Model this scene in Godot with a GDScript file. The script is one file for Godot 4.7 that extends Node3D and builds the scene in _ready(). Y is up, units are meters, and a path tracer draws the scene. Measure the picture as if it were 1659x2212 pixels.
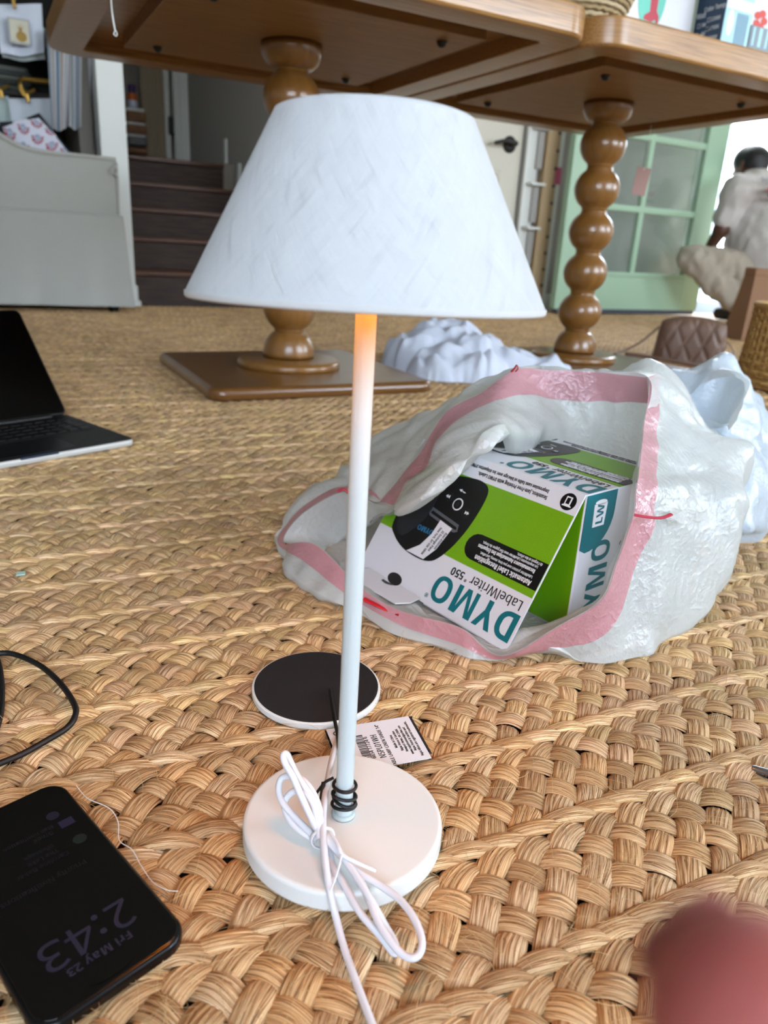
extends Node3D
# Room frame: the room is turned 28.6 degrees against the camera. Room coordinates are (X to the right, Y up, Z towards the viewer).
const TURN := 0.499164
var ex := Vector3(cos(TURN), 0, -sin(TURN))
var ez := Vector3(sin(TURN), 0, cos(TURN))
var names := {}
var rng := RandomNumberGenerator.new()
var M := {}

func _ready() -> void:
	rng.seed = 77
	camera_and_light()
	materials()
	room_shell()
	stairwell()
	far_wall_things()
	rug()
	tables()
	lamp()
	lamp_cord()
	carton()
	plastic_bags()
	phone()
	laptop()
	small_floor_things()
	left_corner()
	far_floor_things()
	table_top_things()
	crouching_person()
	fingertip()

func camera_and_light() -> void:
	var cam := Camera3D.new()
	cam.name = "camera"
	var pitch := deg_to_rad(-19.93)
	var roll := deg_to_rad(3.29)
	cam.transform = Transform3D(Basis(Vector3.RIGHT, pitch) * Basis(Vector3(0, 0, 1), roll), Vector3(0, 0.32, 0))
	var lens := CameraAttributesPhysical.new()
	lens.frustum_focal_length = 17.176
	lens.frustum_focus_distance = 0.50
	lens.exposure_aperture = 6.0
	lens.frustum_near = 0.01
	lens.frustum_far = 60.0
	cam.attributes = lens
	add_child(cam)
	cam.current = true
	var we := WorldEnvironment.new()
	we.name = "world_environment"
	var env := Environment.new()
	env.background_mode = Environment.BG_SKY
	var sky := Sky.new()
	var sm := ProceduralSkyMaterial.new()
	sm.sky_top_color = Color(0.72, 0.82, 0.95)
	sm.sky_horizon_color = Color(0.92, 0.95, 0.98)
	sm.ground_horizon_color = Color(0.7, 0.72, 0.72)
	sm.ground_bottom_color = Color(0.5, 0.5, 0.48)
	sm.sky_energy_multiplier = 5.0
	sm.ground_energy_multiplier = 3.0
	sky.sky_material = sm
	env.sky = sky
	env.tonemap_mode = Environment.TONE_MAPPER_LINEAR
	env.tonemap_exposure = 0.40
	env.sdfgi_enabled = true
	env.ssao_enabled = true
	env.ssil_enabled = true
	we.environment = env
	add_child(we)
	# daylight entering by the big windows behind the camera, by the side window and by the open garden door
	window_light("window_light_back", W(-0.9, 1.35, 1.87), Vector3(0, -0.25, -1), Vector2(2.2, 1.5), 9.0)
	window_light("window_light_back_right", W(3.0, 1.35, 1.87), Vector3(0, -0.25, -1), Vector2(2.2, 1.5), 15.0)
	window_light("window_light_side", W(5.88, 1.4, 0.95), Vector3(-1, -0.2, 0), Vector2(1.3, 1.5), 16.0)
	window_light("garden_door_light", W(4.75, 1.05, -3.72), Vector3(-0.25, -0.1, 1), Vector2(1.1, 2.0), 19.0)

func window_light(called: String, at: Vector3, toward_room: Vector3, size: Vector2, energy: float) -> void:
	var l := AreaLight3D.new()
	l.name = called
	var d := (ex * toward_room.x + Vector3.UP * toward_room.y + ez * toward_room.z).normalized()
	l.transform = Transform3D(Basis.looking_at(d), at)
	l.area_size = size
	l.light_energy = energy
	l.light_color = Color(0.965, 0.985, 1.0)
	l.area_range = 14.0
	l.shadow_enabled = true
	add_child(l)

# ---------------------------------------------------------------- helpers
func W(x: float, y: float, z: float) -> Vector3:
	return ex * x + ez * z + Vector3(0, y, 0)

func V(p: Vector3) -> Vector3:
	return W(p.x, p.y, p.z)

func numbered(called: String) -> String:
	var n: int = names.get(called, 0)
	names[called] = n + 1
	return called if n == 0 else "%s_%03d" % [called, n]

func thing(called: String, label: String, category: String, at := Vector3.ZERO, turn := 0.0, group := "") -> Node3D:
	var o := Node3D.new()
	o.name = numbered(called)
	add_child(o)
	o.position = at
	o.rotation.y = turn
	o.set_meta("label", label)
	o.set_meta("category", category)
	if group:
		o.set_meta("group", group)
	return o

func room_thing(called: String, label: String, category: String, at: Vector3, group := "") -> Node3D:
	return thing(called, label, category, V(at), TURN, group)

func put(called: String, mesh: Mesh, mat: Material, parent: Node3D, t := Transform3D()) -> MeshInstance3D:
	var o := MeshInstance3D.new()
	o.name = called
	o.mesh = mesh
	o.material_override = mat
	o.transform = t
	parent.add_child(o, true)
	return o

func struct(called: String, mesh: Mesh, mat: Material, at: Vector3, turn := TURN) -> MeshInstance3D:
	var o := MeshInstance3D.new()
	o.name = numbered(called)
	o.mesh = mesh
	o.material_override = mat
	add_child(o)
	o.position = at
	o.rotation.y = turn
	o.set_meta("kind", "structure")
	return o

func tag(o: Node3D, label: String, category: String, group := "") -> void:
	o.set_meta("label", label)
	o.set_meta("category", category)
	if group:
		o.set_meta("group", group)

# room box as structure: corners a, b in room coordinates
func wall_box(called: String, a: Vector3, b: Vector3, mat: Material, bevel := 0.002) -> MeshInstance3D:
	var lo := Vector3(minf(a.x, b.x), minf(a.y, b.y), minf(a.z, b.z))
	var s := (b - a).abs()
	var o := struct(called, box_mesh(s, bevel), mat, V(lo + s * 0.5))
	return o

# a box part of a room thing whose origin sits at room point o
func part_box(called: String, parent: Node3D, o: Vector3, a: Vector3, b: Vector3, mat: Material, bevel := 0.003) -> MeshInstance3D:
	var s := (b - a).abs()
	return put(called, box_mesh(s, bevel), mat, parent, Transform3D(Basis(), (a + b) * 0.5 - o))

class Geo:
	var v := PackedVector3Array()
	var uv := PackedVector2Array()
	var idx := PackedInt32Array()
	var col := PackedColorArray()
	func vert(p: Vector3, t := Vector2.ZERO) -> int:
		v.append(p)
		uv.append(t)
		return v.size() - 1
	func tri(a: int, b: int, c: int) -> void:
		idx.append(a); idx.append(b); idx.append(c)
	func quad(a: int, b: int, c: int, d: int) -> void:
		idx.append(a); idx.append(b); idx.append(c)
		idx.append(a); idx.append(c); idx.append(d)
	func face(p: Array, t := []) -> void:
		var n := v.size()
		for k in p.size():
			vert(p[k], t[k] if t.size() else Vector2.ZERO)
		for k in range(1, p.size() - 1):
			tri(n, n + k, n + k + 1)
	# rows x columns of points; wrap closes each row
	func grid(rows: Array, wrap := false, flip := false, us := 1.0, vs := 1.0) -> void:
		var base := v.size()
		var m: int = rows[0].size()
		var w := m + (1 if wrap else 0)
		for i in rows.size():
			for j in w:
				vert(rows[i][j % m], Vector2(us * j / float(maxi(w - 1, 1)), vs * i / float(maxi(rows.size() - 1, 1))))
		for i in rows.size() - 1:
			for j in w - 1:
				var a := base + i * w + j
				if flip:
					quad(a, a + w, a + w + 1, a + 1)
				else:
					quad(a, a + 1, a + w + 1, a + w)
	func add(o: Geo, t: Transform3D) -> void:
		var n := v.size()
		for p in o.v: v.append(t * p)
		uv.append_array(o.uv)
		for i in o.idx: idx.append(i + n)
	func mesh(weld := 0.0) -> ArrayMesh:
		var n := PackedVector3Array()
		n.resize(v.size())
		for k in range(0, idx.size(), 3):
			var a := v[idx[k]]
			var f := (v[idx[k + 2]] - a).cross(v[idx[k + 1]] - a)
			n[idx[k]] += f; n[idx[k + 1]] += f; n[idx[k + 2]] += f
		if weld > 0.0:
			var sums := {}
			for k in v.size():
				var key := Vector3i((v[k] / weld).round())
				sums[key] = sums.get(key, Vector3.ZERO) + n[k]
			for k in v.size():
				n[k] = sums[Vector3i((v[k] / weld).round())]
		for k in n.size():
			n[k] = n[k].normalized() if n[k].length_squared() > 1e-30 else Vector3.UP
		var arr := []
		arr.resize(Mesh.ARRAY_MAX)
		arr[Mesh.ARRAY_VERTEX] = v
		arr[Mesh.ARRAY_NORMAL] = n
		arr[Mesh.ARRAY_TEX_UV] = uv
		arr[Mesh.ARRAY_INDEX] = idx
		if col.size() == v.size():
			arr[Mesh.ARRAY_COLOR] = col
		var m := ArrayMesh.new()
		m.add_surface_from_arrays(Mesh.PRIMITIVE_TRIANGLES, arr)
		return m

# chamfered box centred on the origin
func box_geo(s: Vector3, c := 0.003) -> Geo:
	var g := Geo.new()
	c = minf(c, minf(s.x, minf(s.y, s.z)) * 0.45)
	var h := s * 0.5
	var axes := [Vector3.RIGHT, Vector3.UP, Vector3.BACK]
	var hs := [h.x, h.y, h.z]
	for k in 3:
		var n: Vector3 = axes[k]; var p: Vector3 = axes[(k + 1) % 3]; var q: Vector3 = axes[(k + 2) % 3]
		var hp: float = hs[(k + 1) % 3] - c; var hq: float = hs[(k + 2) % 3] - c
		for sg in [-1.0, 1.0]:
			var o: Vector3 = n * hs[k] * sg
			var pts := [o - p * hp - q * hq, o - p * hp + q * hq, o + p * hp + q * hq, o + p * hp - q * hq]
			var t := [Vector2(0, 0), Vector2(0, 1), Vector2(1, 1), Vector2(1, 0)]
			if sg < 0:
				pts.reverse(); t.reverse()
			g.face(pts, t)
		# edges along axis n
		var hn: float = hs[k] - c
		for sp in [-1.0, 1.0]:
			for sq in [-1.0, 1.0]:
				var a: Vector3 = p * (hp + c) * sp + q * hq * sq
				var b: Vector3 = p * hp * sp + q * (hq + c) * sq
				var pts := [a - n * hn, a + n * hn, b + n * hn, b - n * hn]
				if sp * sq > 0:
					pts.reverse()
				g.face(pts)
	for sx in [-1.0, 1.0]:
		for sy in [-1.0, 1.0]:
			for sz in [-1.0, 1.0]:
				var pts := [Vector3(h.x * sx, (h.y - c) * sy, (h.z - c) * sz), Vector3((h.x - c) * sx, h.y * sy, (h.z - c) * sz), Vector3((h.x - c) * sx, (h.y - c) * sy, h.z * sz)]
				if sx * sy * sz > 0:
					pts.reverse()
				g.face(pts)
	return g

func box_mesh(s: Vector3, c := 0.003) -> ArrayMesh:
	return box_geo(s, c).mesh()

# rounded rectangle ring in the xz plane
func rrect(hx: float, hz: float, r: float, y: float, n := 6) -> Array:
	var out := []
	r = maxf(0.0001, minf(r, minf(hx, hz)))
	for c in 4:
		var cx: float = (hx - r) * [1, -1, -1, 1][c]
		var cz: float = (hz - r) * [1, 1, -1, -1][c]
		for k in n + 1:
			var a := (c + k / float(n)) * PI / 2
			out.append(Vector3(cx + r * cos(a), y, cz + r * sin(a)))
	return out

func ring(r: float, y: float, n := 48) -> Array:
	var out := []
	for k in n:
		var a := TAU * k / n
		out.append(Vector3(r * cos(a), y, r * sin(a)))
	return out

# stack of rings: list of [rings...]; doubled rings make creases; ends capped
func stack_geo(rings: Array, cap_first := true, cap_last := true) -> Geo:
	var g := Geo.new()
	var from := 0
	for i in range(1, rings.size() + 1):
		var cut: bool = i == rings.size()
		if not cut:
			cut = rings[i][0].is_equal_approx(rings[i - 1][0]) and rings[i][3].is_equal_approx(rings[i - 1][3])
		if cut:
			if i - from > 1:
				g.grid(rings.slice(from, i), true, false)
			from = i
	for e in 2:
		if (e == 0 and cap_first) or (e == 1 and cap_last):
			var r: Array = rings[0] if e == 0 else rings[-1]
			var pts := r.duplicate()
			var c := Vector3.ZERO
			for p in pts: c += p
			c /= pts.size()
			var b := g.vert(c, Vector2(0.5, 0.5))
			for p in pts: g.vert(p)
			for k in pts.size():
				var k2 := (k + 1) % pts.size()
				if e == 0: g.tri(b, b + 1 + k2, b + 1 + k)
				else: g.tri(b, b + 1 + k, b + 1 + k2)
	return g

# lathe: profile of [radius, y] from bottom to top, doubled points crease
func lathe(profile: Array, n := 48, capped := true) -> ArrayMesh:
	var rings := []
	for p in profile: rings.append(ring(maxf(p[0], 0.00005), p[1], n))
	return stack_geo(rings, capped, capped).mesh()

# rounded slab: half sizes, corner radius, thickness, edge rounding
func slab(hx: float, hz: float, r: float, y0: float, y1: float, e: float, n := 6) -> ArrayMesh:
	var rings := []
	for k in 5:
		var a := k / 4.0 * PI / 2
		rings.append(rrect(hx - e * (1 - sin(a)), hz - e * (1 - sin(a)), maxf(r - e * (1 - sin(a)), 0.0002), y0 + e * (1 - cos(a)), n))
	for k in 5:
		var a := k / 4.0 * PI / 2
		rings.append(rrect(hx - e * (1 - cos(a)), hz - e * (1 - cos(a)), maxf(r - e * (1 - cos(a)), 0.0002), y1 - e * (1 - sin(a)), n))
	return stack_geo(rings).mesh()

func spline(pts: Array, per := 8, closed := false) -> Array:
	var out := []
	var n := pts.size()
	for i in (n if closed else n - 1):
		var a: Vector3 = pts[(i - 1 + n) % n] if closed else pts[maxi(i - 1, 0)]
		var b: Vector3 = pts[i]
		var c: Vector3 = pts[(i + 1) % n]
		var d: Vector3 = pts[(i + 2) % n] if closed else pts[mini(i + 2, n - 1)]
		for k in per:
			out.append(b.cubic_interpolate(c, a, d, k / float(per)))
	if not closed: out.append(pts[-1])
	return out

func tube_geo(path: Array, r0: float, r1 := -1.0, n := 10, flat := 1.0) -> Geo:
	var g := Geo.new()
	if r1 < 0: r1 = r0
	var rows := []
	var t0: Vector3 = (path[1] - path[0]).normalized()
	var u := t0.cross(Vector3.UP if absf(t0.y) < 0.9 else Vector3.RIGHT).normalized()
	for i in path.size():
		var t: Vector3 = (path[mini(i + 1, path.size() - 1)] - path[maxi(i - 1, 0)]).normalized()
		u = (u - t * u.dot(t)).normalized()
		var w := t.cross(u)
		var r := lerpf(r0, r1, i / float(path.size() - 1))
		var row := []
		for k in n:
			var a := TAU * k / n
			row.append(path[i] + u * (cos(a) * r) + w * (sin(a) * r * flat))
		rows.append(row)
	g.grid(rows, true, true, 1.0, path.size() * 0.2)
	for e in 2:
		var row: Array = rows[0] if e == 0 else rows[-1]
		var b := g.vert(path[0] if e == 0 else path[-1])
		for p in row: g.vert(p)
		for k in n:
			if e == 0: g.tri(b, b + 1 + k, b + 1 + (k + 1) % n)
			else: g.tri(b, b + 1 + (k + 1) % n, b + 1 + k)
	return g

func tube(path: Array, r0: float, r1 := -1.0, n := 10) -> ArrayMesh:
	return tube_geo(path, r0, r1, n).mesh()

func lettering(called: String, text: String, height: float, mat: Material, parent: Node3D, t: Transform3D, bold := false, family := "Droid Sans", align := HORIZONTAL_ALIGNMENT_CENTER, stretch := 1.0) -> MeshInstance3D:
	var f := SystemFont.new()
	f.font_names = PackedStringArray([family])
	f.font_weight = 700 if bold else 400
	var m := TextMesh.new()
	m.font = f
	m.text = text
	m.font_size = 48
	m.pixel_size = 0.01
	var k := height / 0.48
	m.depth = 0.0002 / k
	m.curve_step = 1.2 if height > 0.008 else 2.0
	m.horizontal_alignment = align
	m.vertical_alignment = VERTICAL_ALIGNMENT_CENTER
	return put(called, m, mat, parent, Transform3D(t.basis * Basis.from_scale(Vector3(stretch * k, k, k)), t.origin))

# frame with x along the text, y up the letters, lying on a surface at o
func frame(o: Vector3, x: Vector3, y: Vector3) -> Transform3D:
	return Transform3D(Basis(x.normalized(), y.normalized(), x.cross(y).normalized()), o)

# flat polygon plate, thickness along local z; points in xy, counter-clockwise
func plate(pts: Array, depth := 0.0004) -> ArrayMesh:
	var poly := PackedVector2Array(pts)
	var ids := Geometry2D.triangulate_polygon(poly)
	var g := Geo.new()
	for z in [0.0, depth]:
		var b := g.v.size()
		for p in poly: g.vert(Vector3(p.x, p.y, z), Vector2(p.x, p.y))
		for k in range(0, ids.size(), 3):
			var a := poly[ids[k]]; var ccw := (poly[ids[k + 1]] - a).cross(poly[ids[k + 2]] - a) > 0
			if ccw == (z > 0): g.tri(b + ids[k], b + ids[k + 2], b + ids[k + 1])
			else: g.tri(b + ids[k], b + ids[k + 1], b + ids[k + 2])
	var sgn := 0.0
	for k in poly.size(): sgn += poly[k].cross(poly[(k + 1) % poly.size()])
	for k in poly.size():
		var a := poly[k]; var c := poly[(k + 1) % poly.size()]
		var q := [Vector3(a.x, a.y, 0), Vector3(a.x, a.y, depth), Vector3(c.x, c.y, depth), Vector3(c.x, c.y, 0)]
		if sgn < 0: q.reverse()
		g.face(q)
	return g.mesh()

func rect2(x0: float, y0: float, x1: float, y1: float) -> Array:
	return [Vector2(x0, y0), Vector2(x1, y0), Vector2(x1, y1), Vector2(x0, y1)]

func oval2(cx: float, cy: float, rx: float, ry: float, n := 24, a0 := 0.0, a1 := TAU) -> Array:
	var o := []
	for k in n:
		var a := lerpf(a0, a1, k / float(n if a1 - a0 > 6.28 else n - 1))
		o.append(Vector2(cx + rx * cos(a), cy + ry * sin(a)))
	return o

# ---------------------------------------------------------------- materials
func plain(c: Color, rough := 0.6, spec := 0.5, metal := 0.0) -> StandardMaterial3D:
	var m := StandardMaterial3D.new()
	m.albedo_color = c
	m.roughness = rough
	m.metallic_specular = spec
	m.metallic = metal
	return m

func noise_image(w: int, h: int, sx: float, sy: float, seed_: int, octaves := 4, f := 0.02, kind := FastNoiseLite.TYPE_SIMPLEX_SMOOTH, fractal := FastNoiseLite.FRACTAL_FBM) -> Image:
	var n := FastNoiseLite.new()
	n.seed = seed_
	n.noise_type = kind
	n.frequency = f
	n.fractal_type = fractal
	n.fractal_octaves = octaves
	var im := Image.create_empty(w, h, false, Image.FORMAT_L8)
	for y in h:
		for x in w:
			# blend over the seam so that the picture tiles
			var fx := x / float(w); var fy := y / float(h)
			var a := n.get_noise_2d(x * sx, y * sy)
			if fx > 0.85:
				a = lerpf(a, n.get_noise_2d((x - w) * sx, y * sy), (fx - 0.85) / 0.15)
			if fy > 0.85:
				var b := n.get_noise_2d(x * sx, (y - h) * sy)
				if fx > 0.85: b = lerpf(b, n.get_noise_2d((x - w) * sx, (y - h) * sy), (fx - 0.85) / 0.15)
				a = lerpf(a, b, (fy - 0.85) / 0.15)
			var l := clampf(a * 0.5 + 0.5, 0, 1)
			im.set_pixel(x, y, Color(l, l, l))
	return im

func ramp_image(src: Image, stops: Array) -> Image:
	var w := src.get_width(); var h := src.get_height()
	var lut := []
	for i in 256:
		var t := i / 255.0
		var c: Color = stops[0][1]
		for k in stops.size() - 1:
			if t >= stops[k][0]:
				c = stops[k][1].lerp(stops[k + 1][1], clampf((t - stops[k][0]) / (stops[k + 1][0] - stops[k][0]), 0, 1))
		lut.append(c)
	var im := Image.create_empty(w, h, false, Image.FORMAT_RGB8)
	var data := src.get_data()
	for y in h:
		for x in w:
			im.set_pixel(x, y, lut[data[y * w + x]])
	return im

func tex(im: Image) -> ImageTexture:
	return ImageTexture.create_from_image(im)

func bump_map(m: StandardMaterial3D, im: Image, strength: float) -> void:
	var n: Image = im.duplicate()
	n.convert(Image.FORMAT_RGBA8)
	n.bump_map_to_normal_map(strength)
	m.normal_enabled = true
	m.normal_texture = tex(n)

func tri(m: StandardMaterial3D, s: Vector3) -> StandardMaterial3D:
	m.uv1_triplanar = true
	m.uv1_scale = s
	m.uv1_triplanar_sharpness = 4.0
	return m

func wood(tone: ImageTexture, tint: Color, s: Vector3, rough := 0.35, coat := 0.3) -> StandardMaterial3D:
	var m := plain(tint, rough)
	m.albedo_texture = tone
	if coat > 0:
		m.clearcoat_enabled = true
		m.clearcoat = coat
		m.clearcoat_roughness = 0.2
	return tri(m, s)

func materials() -> void:
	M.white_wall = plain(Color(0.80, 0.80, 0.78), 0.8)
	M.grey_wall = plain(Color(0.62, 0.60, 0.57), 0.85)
	M.white_paint = plain(Color(0.86, 0.87, 0.85), 0.45)
	M.cream_door = plain(Color(0.80, 0.78, 0.72), 0.5)
	M.black_metal = plain(Color(0.03, 0.035, 0.04), 0.35)
	M.mint = plain(Color(0.62, 0.74, 0.63), 0.4)
	M.black_plastic = plain(Color(0.02, 0.02, 0.022), 0.4)
	M.black_rubber = plain(Color(0.018, 0.018, 0.02), 0.5)
	M.white_plastic = plain(Color(0.90, 0.905, 0.885), 0.35)
	M.cool_white = plain(Color(0.77, 0.805, 0.80), 0.4)
	M.brass = plain(Color(0.62, 0.49, 0.24), 0.35, 0.5, 0.9)
	M.steel = plain(Color(0.6, 0.6, 0.62), 0.25, 0.5, 1.0)
	M.glass = plain(Color(0.75, 0.85, 0.8, 0.12), 0.02, 0.5)
	M.glass.transparency = BaseMaterial3D.TRANSPARENCY_ALPHA
	M.ink = plain(Color(0.03, 0.03, 0.03), 0.5)
	M.paper = plain(Color(0.86, 0.86, 0.87), 0.6)
	M.teal = plain(Color(0.0, 0.40, 0.43), 0.4)
	M.white_ink = plain(Color(0.9, 0.9, 0.9), 0.5)
	# wood
	var g := noise_image(512, 512, 1.0, 1.0, 11, 5, 0.018)
	var oak := tex(ramp_image(g, [[0.0, Color(0.40, 0.28, 0.15)], [0.35, Color(0.54, 0.40, 0.23)], [0.5, Color(0.63, 0.475, 0.285)], [0.7, Color(0.69, 0.535, 0.335)], [1.0, Color(0.76, 0.61, 0.40)]]))
	var soft := tex(ramp_image(g, [[0.0, Color(0.52, 0.40, 0.23)], [1.0, Color(0.69, 0.535, 0.325)]]))
	M.oak = wood(oak, Color(0.98, 0.94, 0.87), Vector3(0.6, 24, 24), 0.35, 0.35)
	M.oak_turned = wood(soft, Color(0.84, 0.75, 0.61), Vector3(5, 0.8, 5), 0.3, 0.5)
	M.oak_base = wood(soft, Color(0.72, 0.62, 0.50), Vector3(0.5, 5, 5), 0.3, 0.5)
	M.oak_panel = wood(soft, Color(0.92, 0.86, 0.80), Vector3(0.6, 5, 5), 0.5, 0.0)
	var dark := tex(ramp_image(g, [[0.0, Color(0.10, 0.07, 0.055)], [0.5, Color(0.205, 0.155, 0.125)], [1.0, Color(0.33, 0.25, 0.19)]]))
	M.dark_wood = wood(dark, Color(1, 0.93, 0.88), Vector3(0.5, 7, 7), 0.7, 0.0)
	M.dark_nose = wood(dark, Color(1.5, 1.25, 1.05), Vector3(0.5, 7, 7), 0.5, 0.1)
	M.crate = wood(oak, Color(0.75, 0.66, 0.55), Vector3(1, 6, 6), 0.6, 0.0)
	# woven slipcover
	var twill := Image.create_empty(128, 128, false, Image.FORMAT_L8)
	for y in 128:
		for x in 128:
			var l := 0.5 + 0.3 * sin((x + y) * TAU / 8.0) + 0.15 * sin((x - y) * TAU / 16.0)
			twill.set_pixel(x, y, Color(l, l, l))
	M.slipcover = plain(Color(0.74, 0.74, 0.71), 0.9)
	M.slipcover.albedo_texture = tex(ramp_image(twill, [[0.0, Color(0.88, 0.88, 0.87)], [1.0, Color(1, 1, 1)]]))
	bump_map(M.slipcover, twill, 3.0)
	tri(M.slipcover, Vector3(18, 18, 18))
	M.white_cloth = plain(Color(0.80, 0.82, 0.86), 0.9)
	M.leather = plain(Color(0.44, 0.33, 0.26), 0.45)
	bump_map(M.leather, noise_image(256, 256, 1, 1, 5, 3, 0.08), 1.5)
	tri(M.leather, Vector3(6, 6, 6))
	M.kraft = plain(Color(0.52, 0.38, 0.27), 0.8)
	M.skin_dark = plain(Color(0.30, 0.17, 0.12), 0.55)
	M.hair = plain(Color(0.03, 0.03, 0.035), 0.5)
	M.shirt = plain(Color(0.73, 0.71, 0.69), 0.9)
	M.trousers = plain(Color(0.64, 0.60, 0.54), 0.9)

# ---------------------------------------------------------------- setting
func room_shell() -> void:
	var ww: Material = M.white_wall
	wall_box("floor", Vector3(-3.6, -0.10, -6.3), Vector3(6.05, -0.014, 2.05), M.dark_wood)
	wall_box("ceiling", Vector3(-3.6, 2.6, -6.3), Vector3(6.05, 2.72, 2.05), ww)
	wall_box("wall_left", Vector3(-3.62, -0.014, -4.4), Vector3(-3.5, 2.6, 2.05), ww)
	# back wall with two big windows behind the camera
	for p in [[-3.6, 6.05, 0.0, 0.6], [-3.6, 6.05, 2.1, 2.6], [-3.6, -2.0, 0.6, 2.1], [0.2, 1.9, 0.6, 2.1], [4.1, 6.05, 0.6, 2.1]]:
		wall_box("wall_back", Vector3(p[0], p[2] - (0.014 if p[2] == 0.0 else 0.0), 1.9), Vector3(p[1], p[3], 2.05), ww)
	for p in [[0.3, 1.6, 0.0, 0.65], [0.3, 1.6, 2.15, 2.6], [-3.65, 0.3, 0.0, 2.6], [1.6, 1.9, 0.0, 2.6]]:
		wall_box("wall_right", Vector3(5.92, p[2] - (0.014 if p[2] == 0.0 else 0.0), p[0]), Vector3(6.05, p[3], p[1]), ww)
	window_frame("window_1", Vector3(-2.0, 0.6, 1.97), 2.2, 1.5, false)
	window_frame("window_2", Vector3(1.9, 0.6, 1.97), 2.2, 1.5, false)
	window_frame("window_3", Vector3(5.98, 0.65, 0.3), 1.3, 1.5, true)
	# far side
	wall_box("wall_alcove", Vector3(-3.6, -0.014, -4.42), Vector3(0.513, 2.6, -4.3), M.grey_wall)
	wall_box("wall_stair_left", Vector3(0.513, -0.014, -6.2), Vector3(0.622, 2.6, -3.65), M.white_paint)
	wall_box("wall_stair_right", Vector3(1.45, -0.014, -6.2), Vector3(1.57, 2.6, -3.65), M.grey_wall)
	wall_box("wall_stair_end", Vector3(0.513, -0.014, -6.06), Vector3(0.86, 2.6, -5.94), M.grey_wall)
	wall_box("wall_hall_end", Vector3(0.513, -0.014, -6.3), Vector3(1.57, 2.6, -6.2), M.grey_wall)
	wall_box("wall_far", Vector3(1.57, -0.014, -3.8), Vector3(1.79, 2.6, -3.65), ww)
	wall_box("wall_far", Vector3(1.79, 2.06, -3.8), Vector3(2.75, 2.6, -3.65), ww)
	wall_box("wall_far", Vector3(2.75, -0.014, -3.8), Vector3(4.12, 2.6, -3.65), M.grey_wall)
	wall_box("wall_far", Vector3(4.12, 2.1, -3.8), Vector3(5.4, 2.6, -3.65), ww)
	wall_box("wall_far", Vector3(5.4, -0.014, -3.8), Vector3(6.05, 2.6, -3.65), ww)
	wall_box("baseboard_column", Vector3(0.505, -0.014, -3.9), Vector3(0.63, 0.09, -3.635), M.white_paint, 0.006)
	wall_box("baseboard_column_lower", Vector3(0.498, -0.014, -3.9), Vector3(0.640, 0.022, -3.625), M.white_paint, 0.006)
	wall_box("baseboard_far", Vector3(2.85, -0.014, -3.65), Vector3(4.1, 0.10, -3.635), M.white_paint, 0.004)
	# casing of the white door and of the garden door
	wall_box("trim_1", Vector3(1.60, -0.014, -3.65), Vector3(1.68, 2.13, -3.632), M.white_paint, 0.004)
	wall_box("trim_2", Vector3(1.68, -0.014, -3.65), Vector3(1.795, 2.13, -3.625), M.white_paint, 0.004)
	wall_box("trim_3", Vector3(2.745, -0.014, -3.65), Vector3(2.83, 2.13, -3.628), M.white_paint, 0.004)
	wall_box("trim_4", Vector3(1.60, 2.05, -3.65), Vector3(2.83, 2.15, -3.628), M.white_paint, 0.004)
	wall_box("trim_5", Vector3(4.10, -0.014, -3.82), Vector3(4.16, 2.12, -3.63), M.white_paint, 0.004)
	wall_box("trim_6", Vector3(5.36, -0.014, -3.82), Vector3(5.42, 2.12, -3.63), M.white_paint, 0.004)
	white_door()
	# outside the garden door: pale paving and a white clapboard wall
	wall_box("ground", Vector3(2.0, -0.12, -10.0), Vector3(10.0, -0.02, -3.8), plain(Color(0.78, 0.77, 0.74), 0.9))
	var siding := Node3D.new()
	siding.name = "wall_outside"
	siding.set_meta("kind", "structure")
	add_child(siding)
	siding.position = W(4.6, 0, -6.6)
	siding.rotation.y = TURN
	var board := box_mesh(Vector3(4.2, 0.135, 0.018), 0.002)
	for k in 18:
		put("board", board, M.white_paint, siding, Transform3D(Basis(Vector3.RIGHT, -0.07), Vector3(1.2, 0.06 + k * 0.125, 0)))
	put("sheathing", box_mesh(Vector3(4.2, 2.35, 0.1)), M.white_paint, siding, Transform3D(Basis(), Vector3(1.2, 1.15, -0.07)))

func window_frame(called: String, o: Vector3, w: float, h: float, side: bool) -> void:
	var g := Geo.new()
	var bars := [[0, 0.06, 0, h], [w - 0.06, w, 0, h], [0, w, 0, 0.06], [0, w, h - 0.06, h], [w / 2 - 0.03, w / 2 + 0.03, 0, h], [0, w, h / 2 - 0.015, h / 2 + 0.015]]
	for b in bars:
		var s := Vector3(b[1] - b[0], b[3] - b[2], 0.06)
		var c := Vector3((b[0] + b[1]) / 2, (b[2] + b[3]) / 2, 0)
		if side:
			s = Vector3(0.06, s.y, s.x); c = Vector3(0, c.y, c.x)
		g.add(box_geo(s, 0.004), Transform3D(Basis(), c))
	var f := struct(called, g.mesh(), M.white_paint, V(o))
	var s := Vector3(w, h, 0.006)
	put("pane", box_mesh(Vector3(0.006, h, w) if side else s, 0.001), M.glass, f, Transform3D(Basis(), Vector3(0, h / 2, w / 2) if side else Vector3(w / 2, h / 2, 0)))

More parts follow.
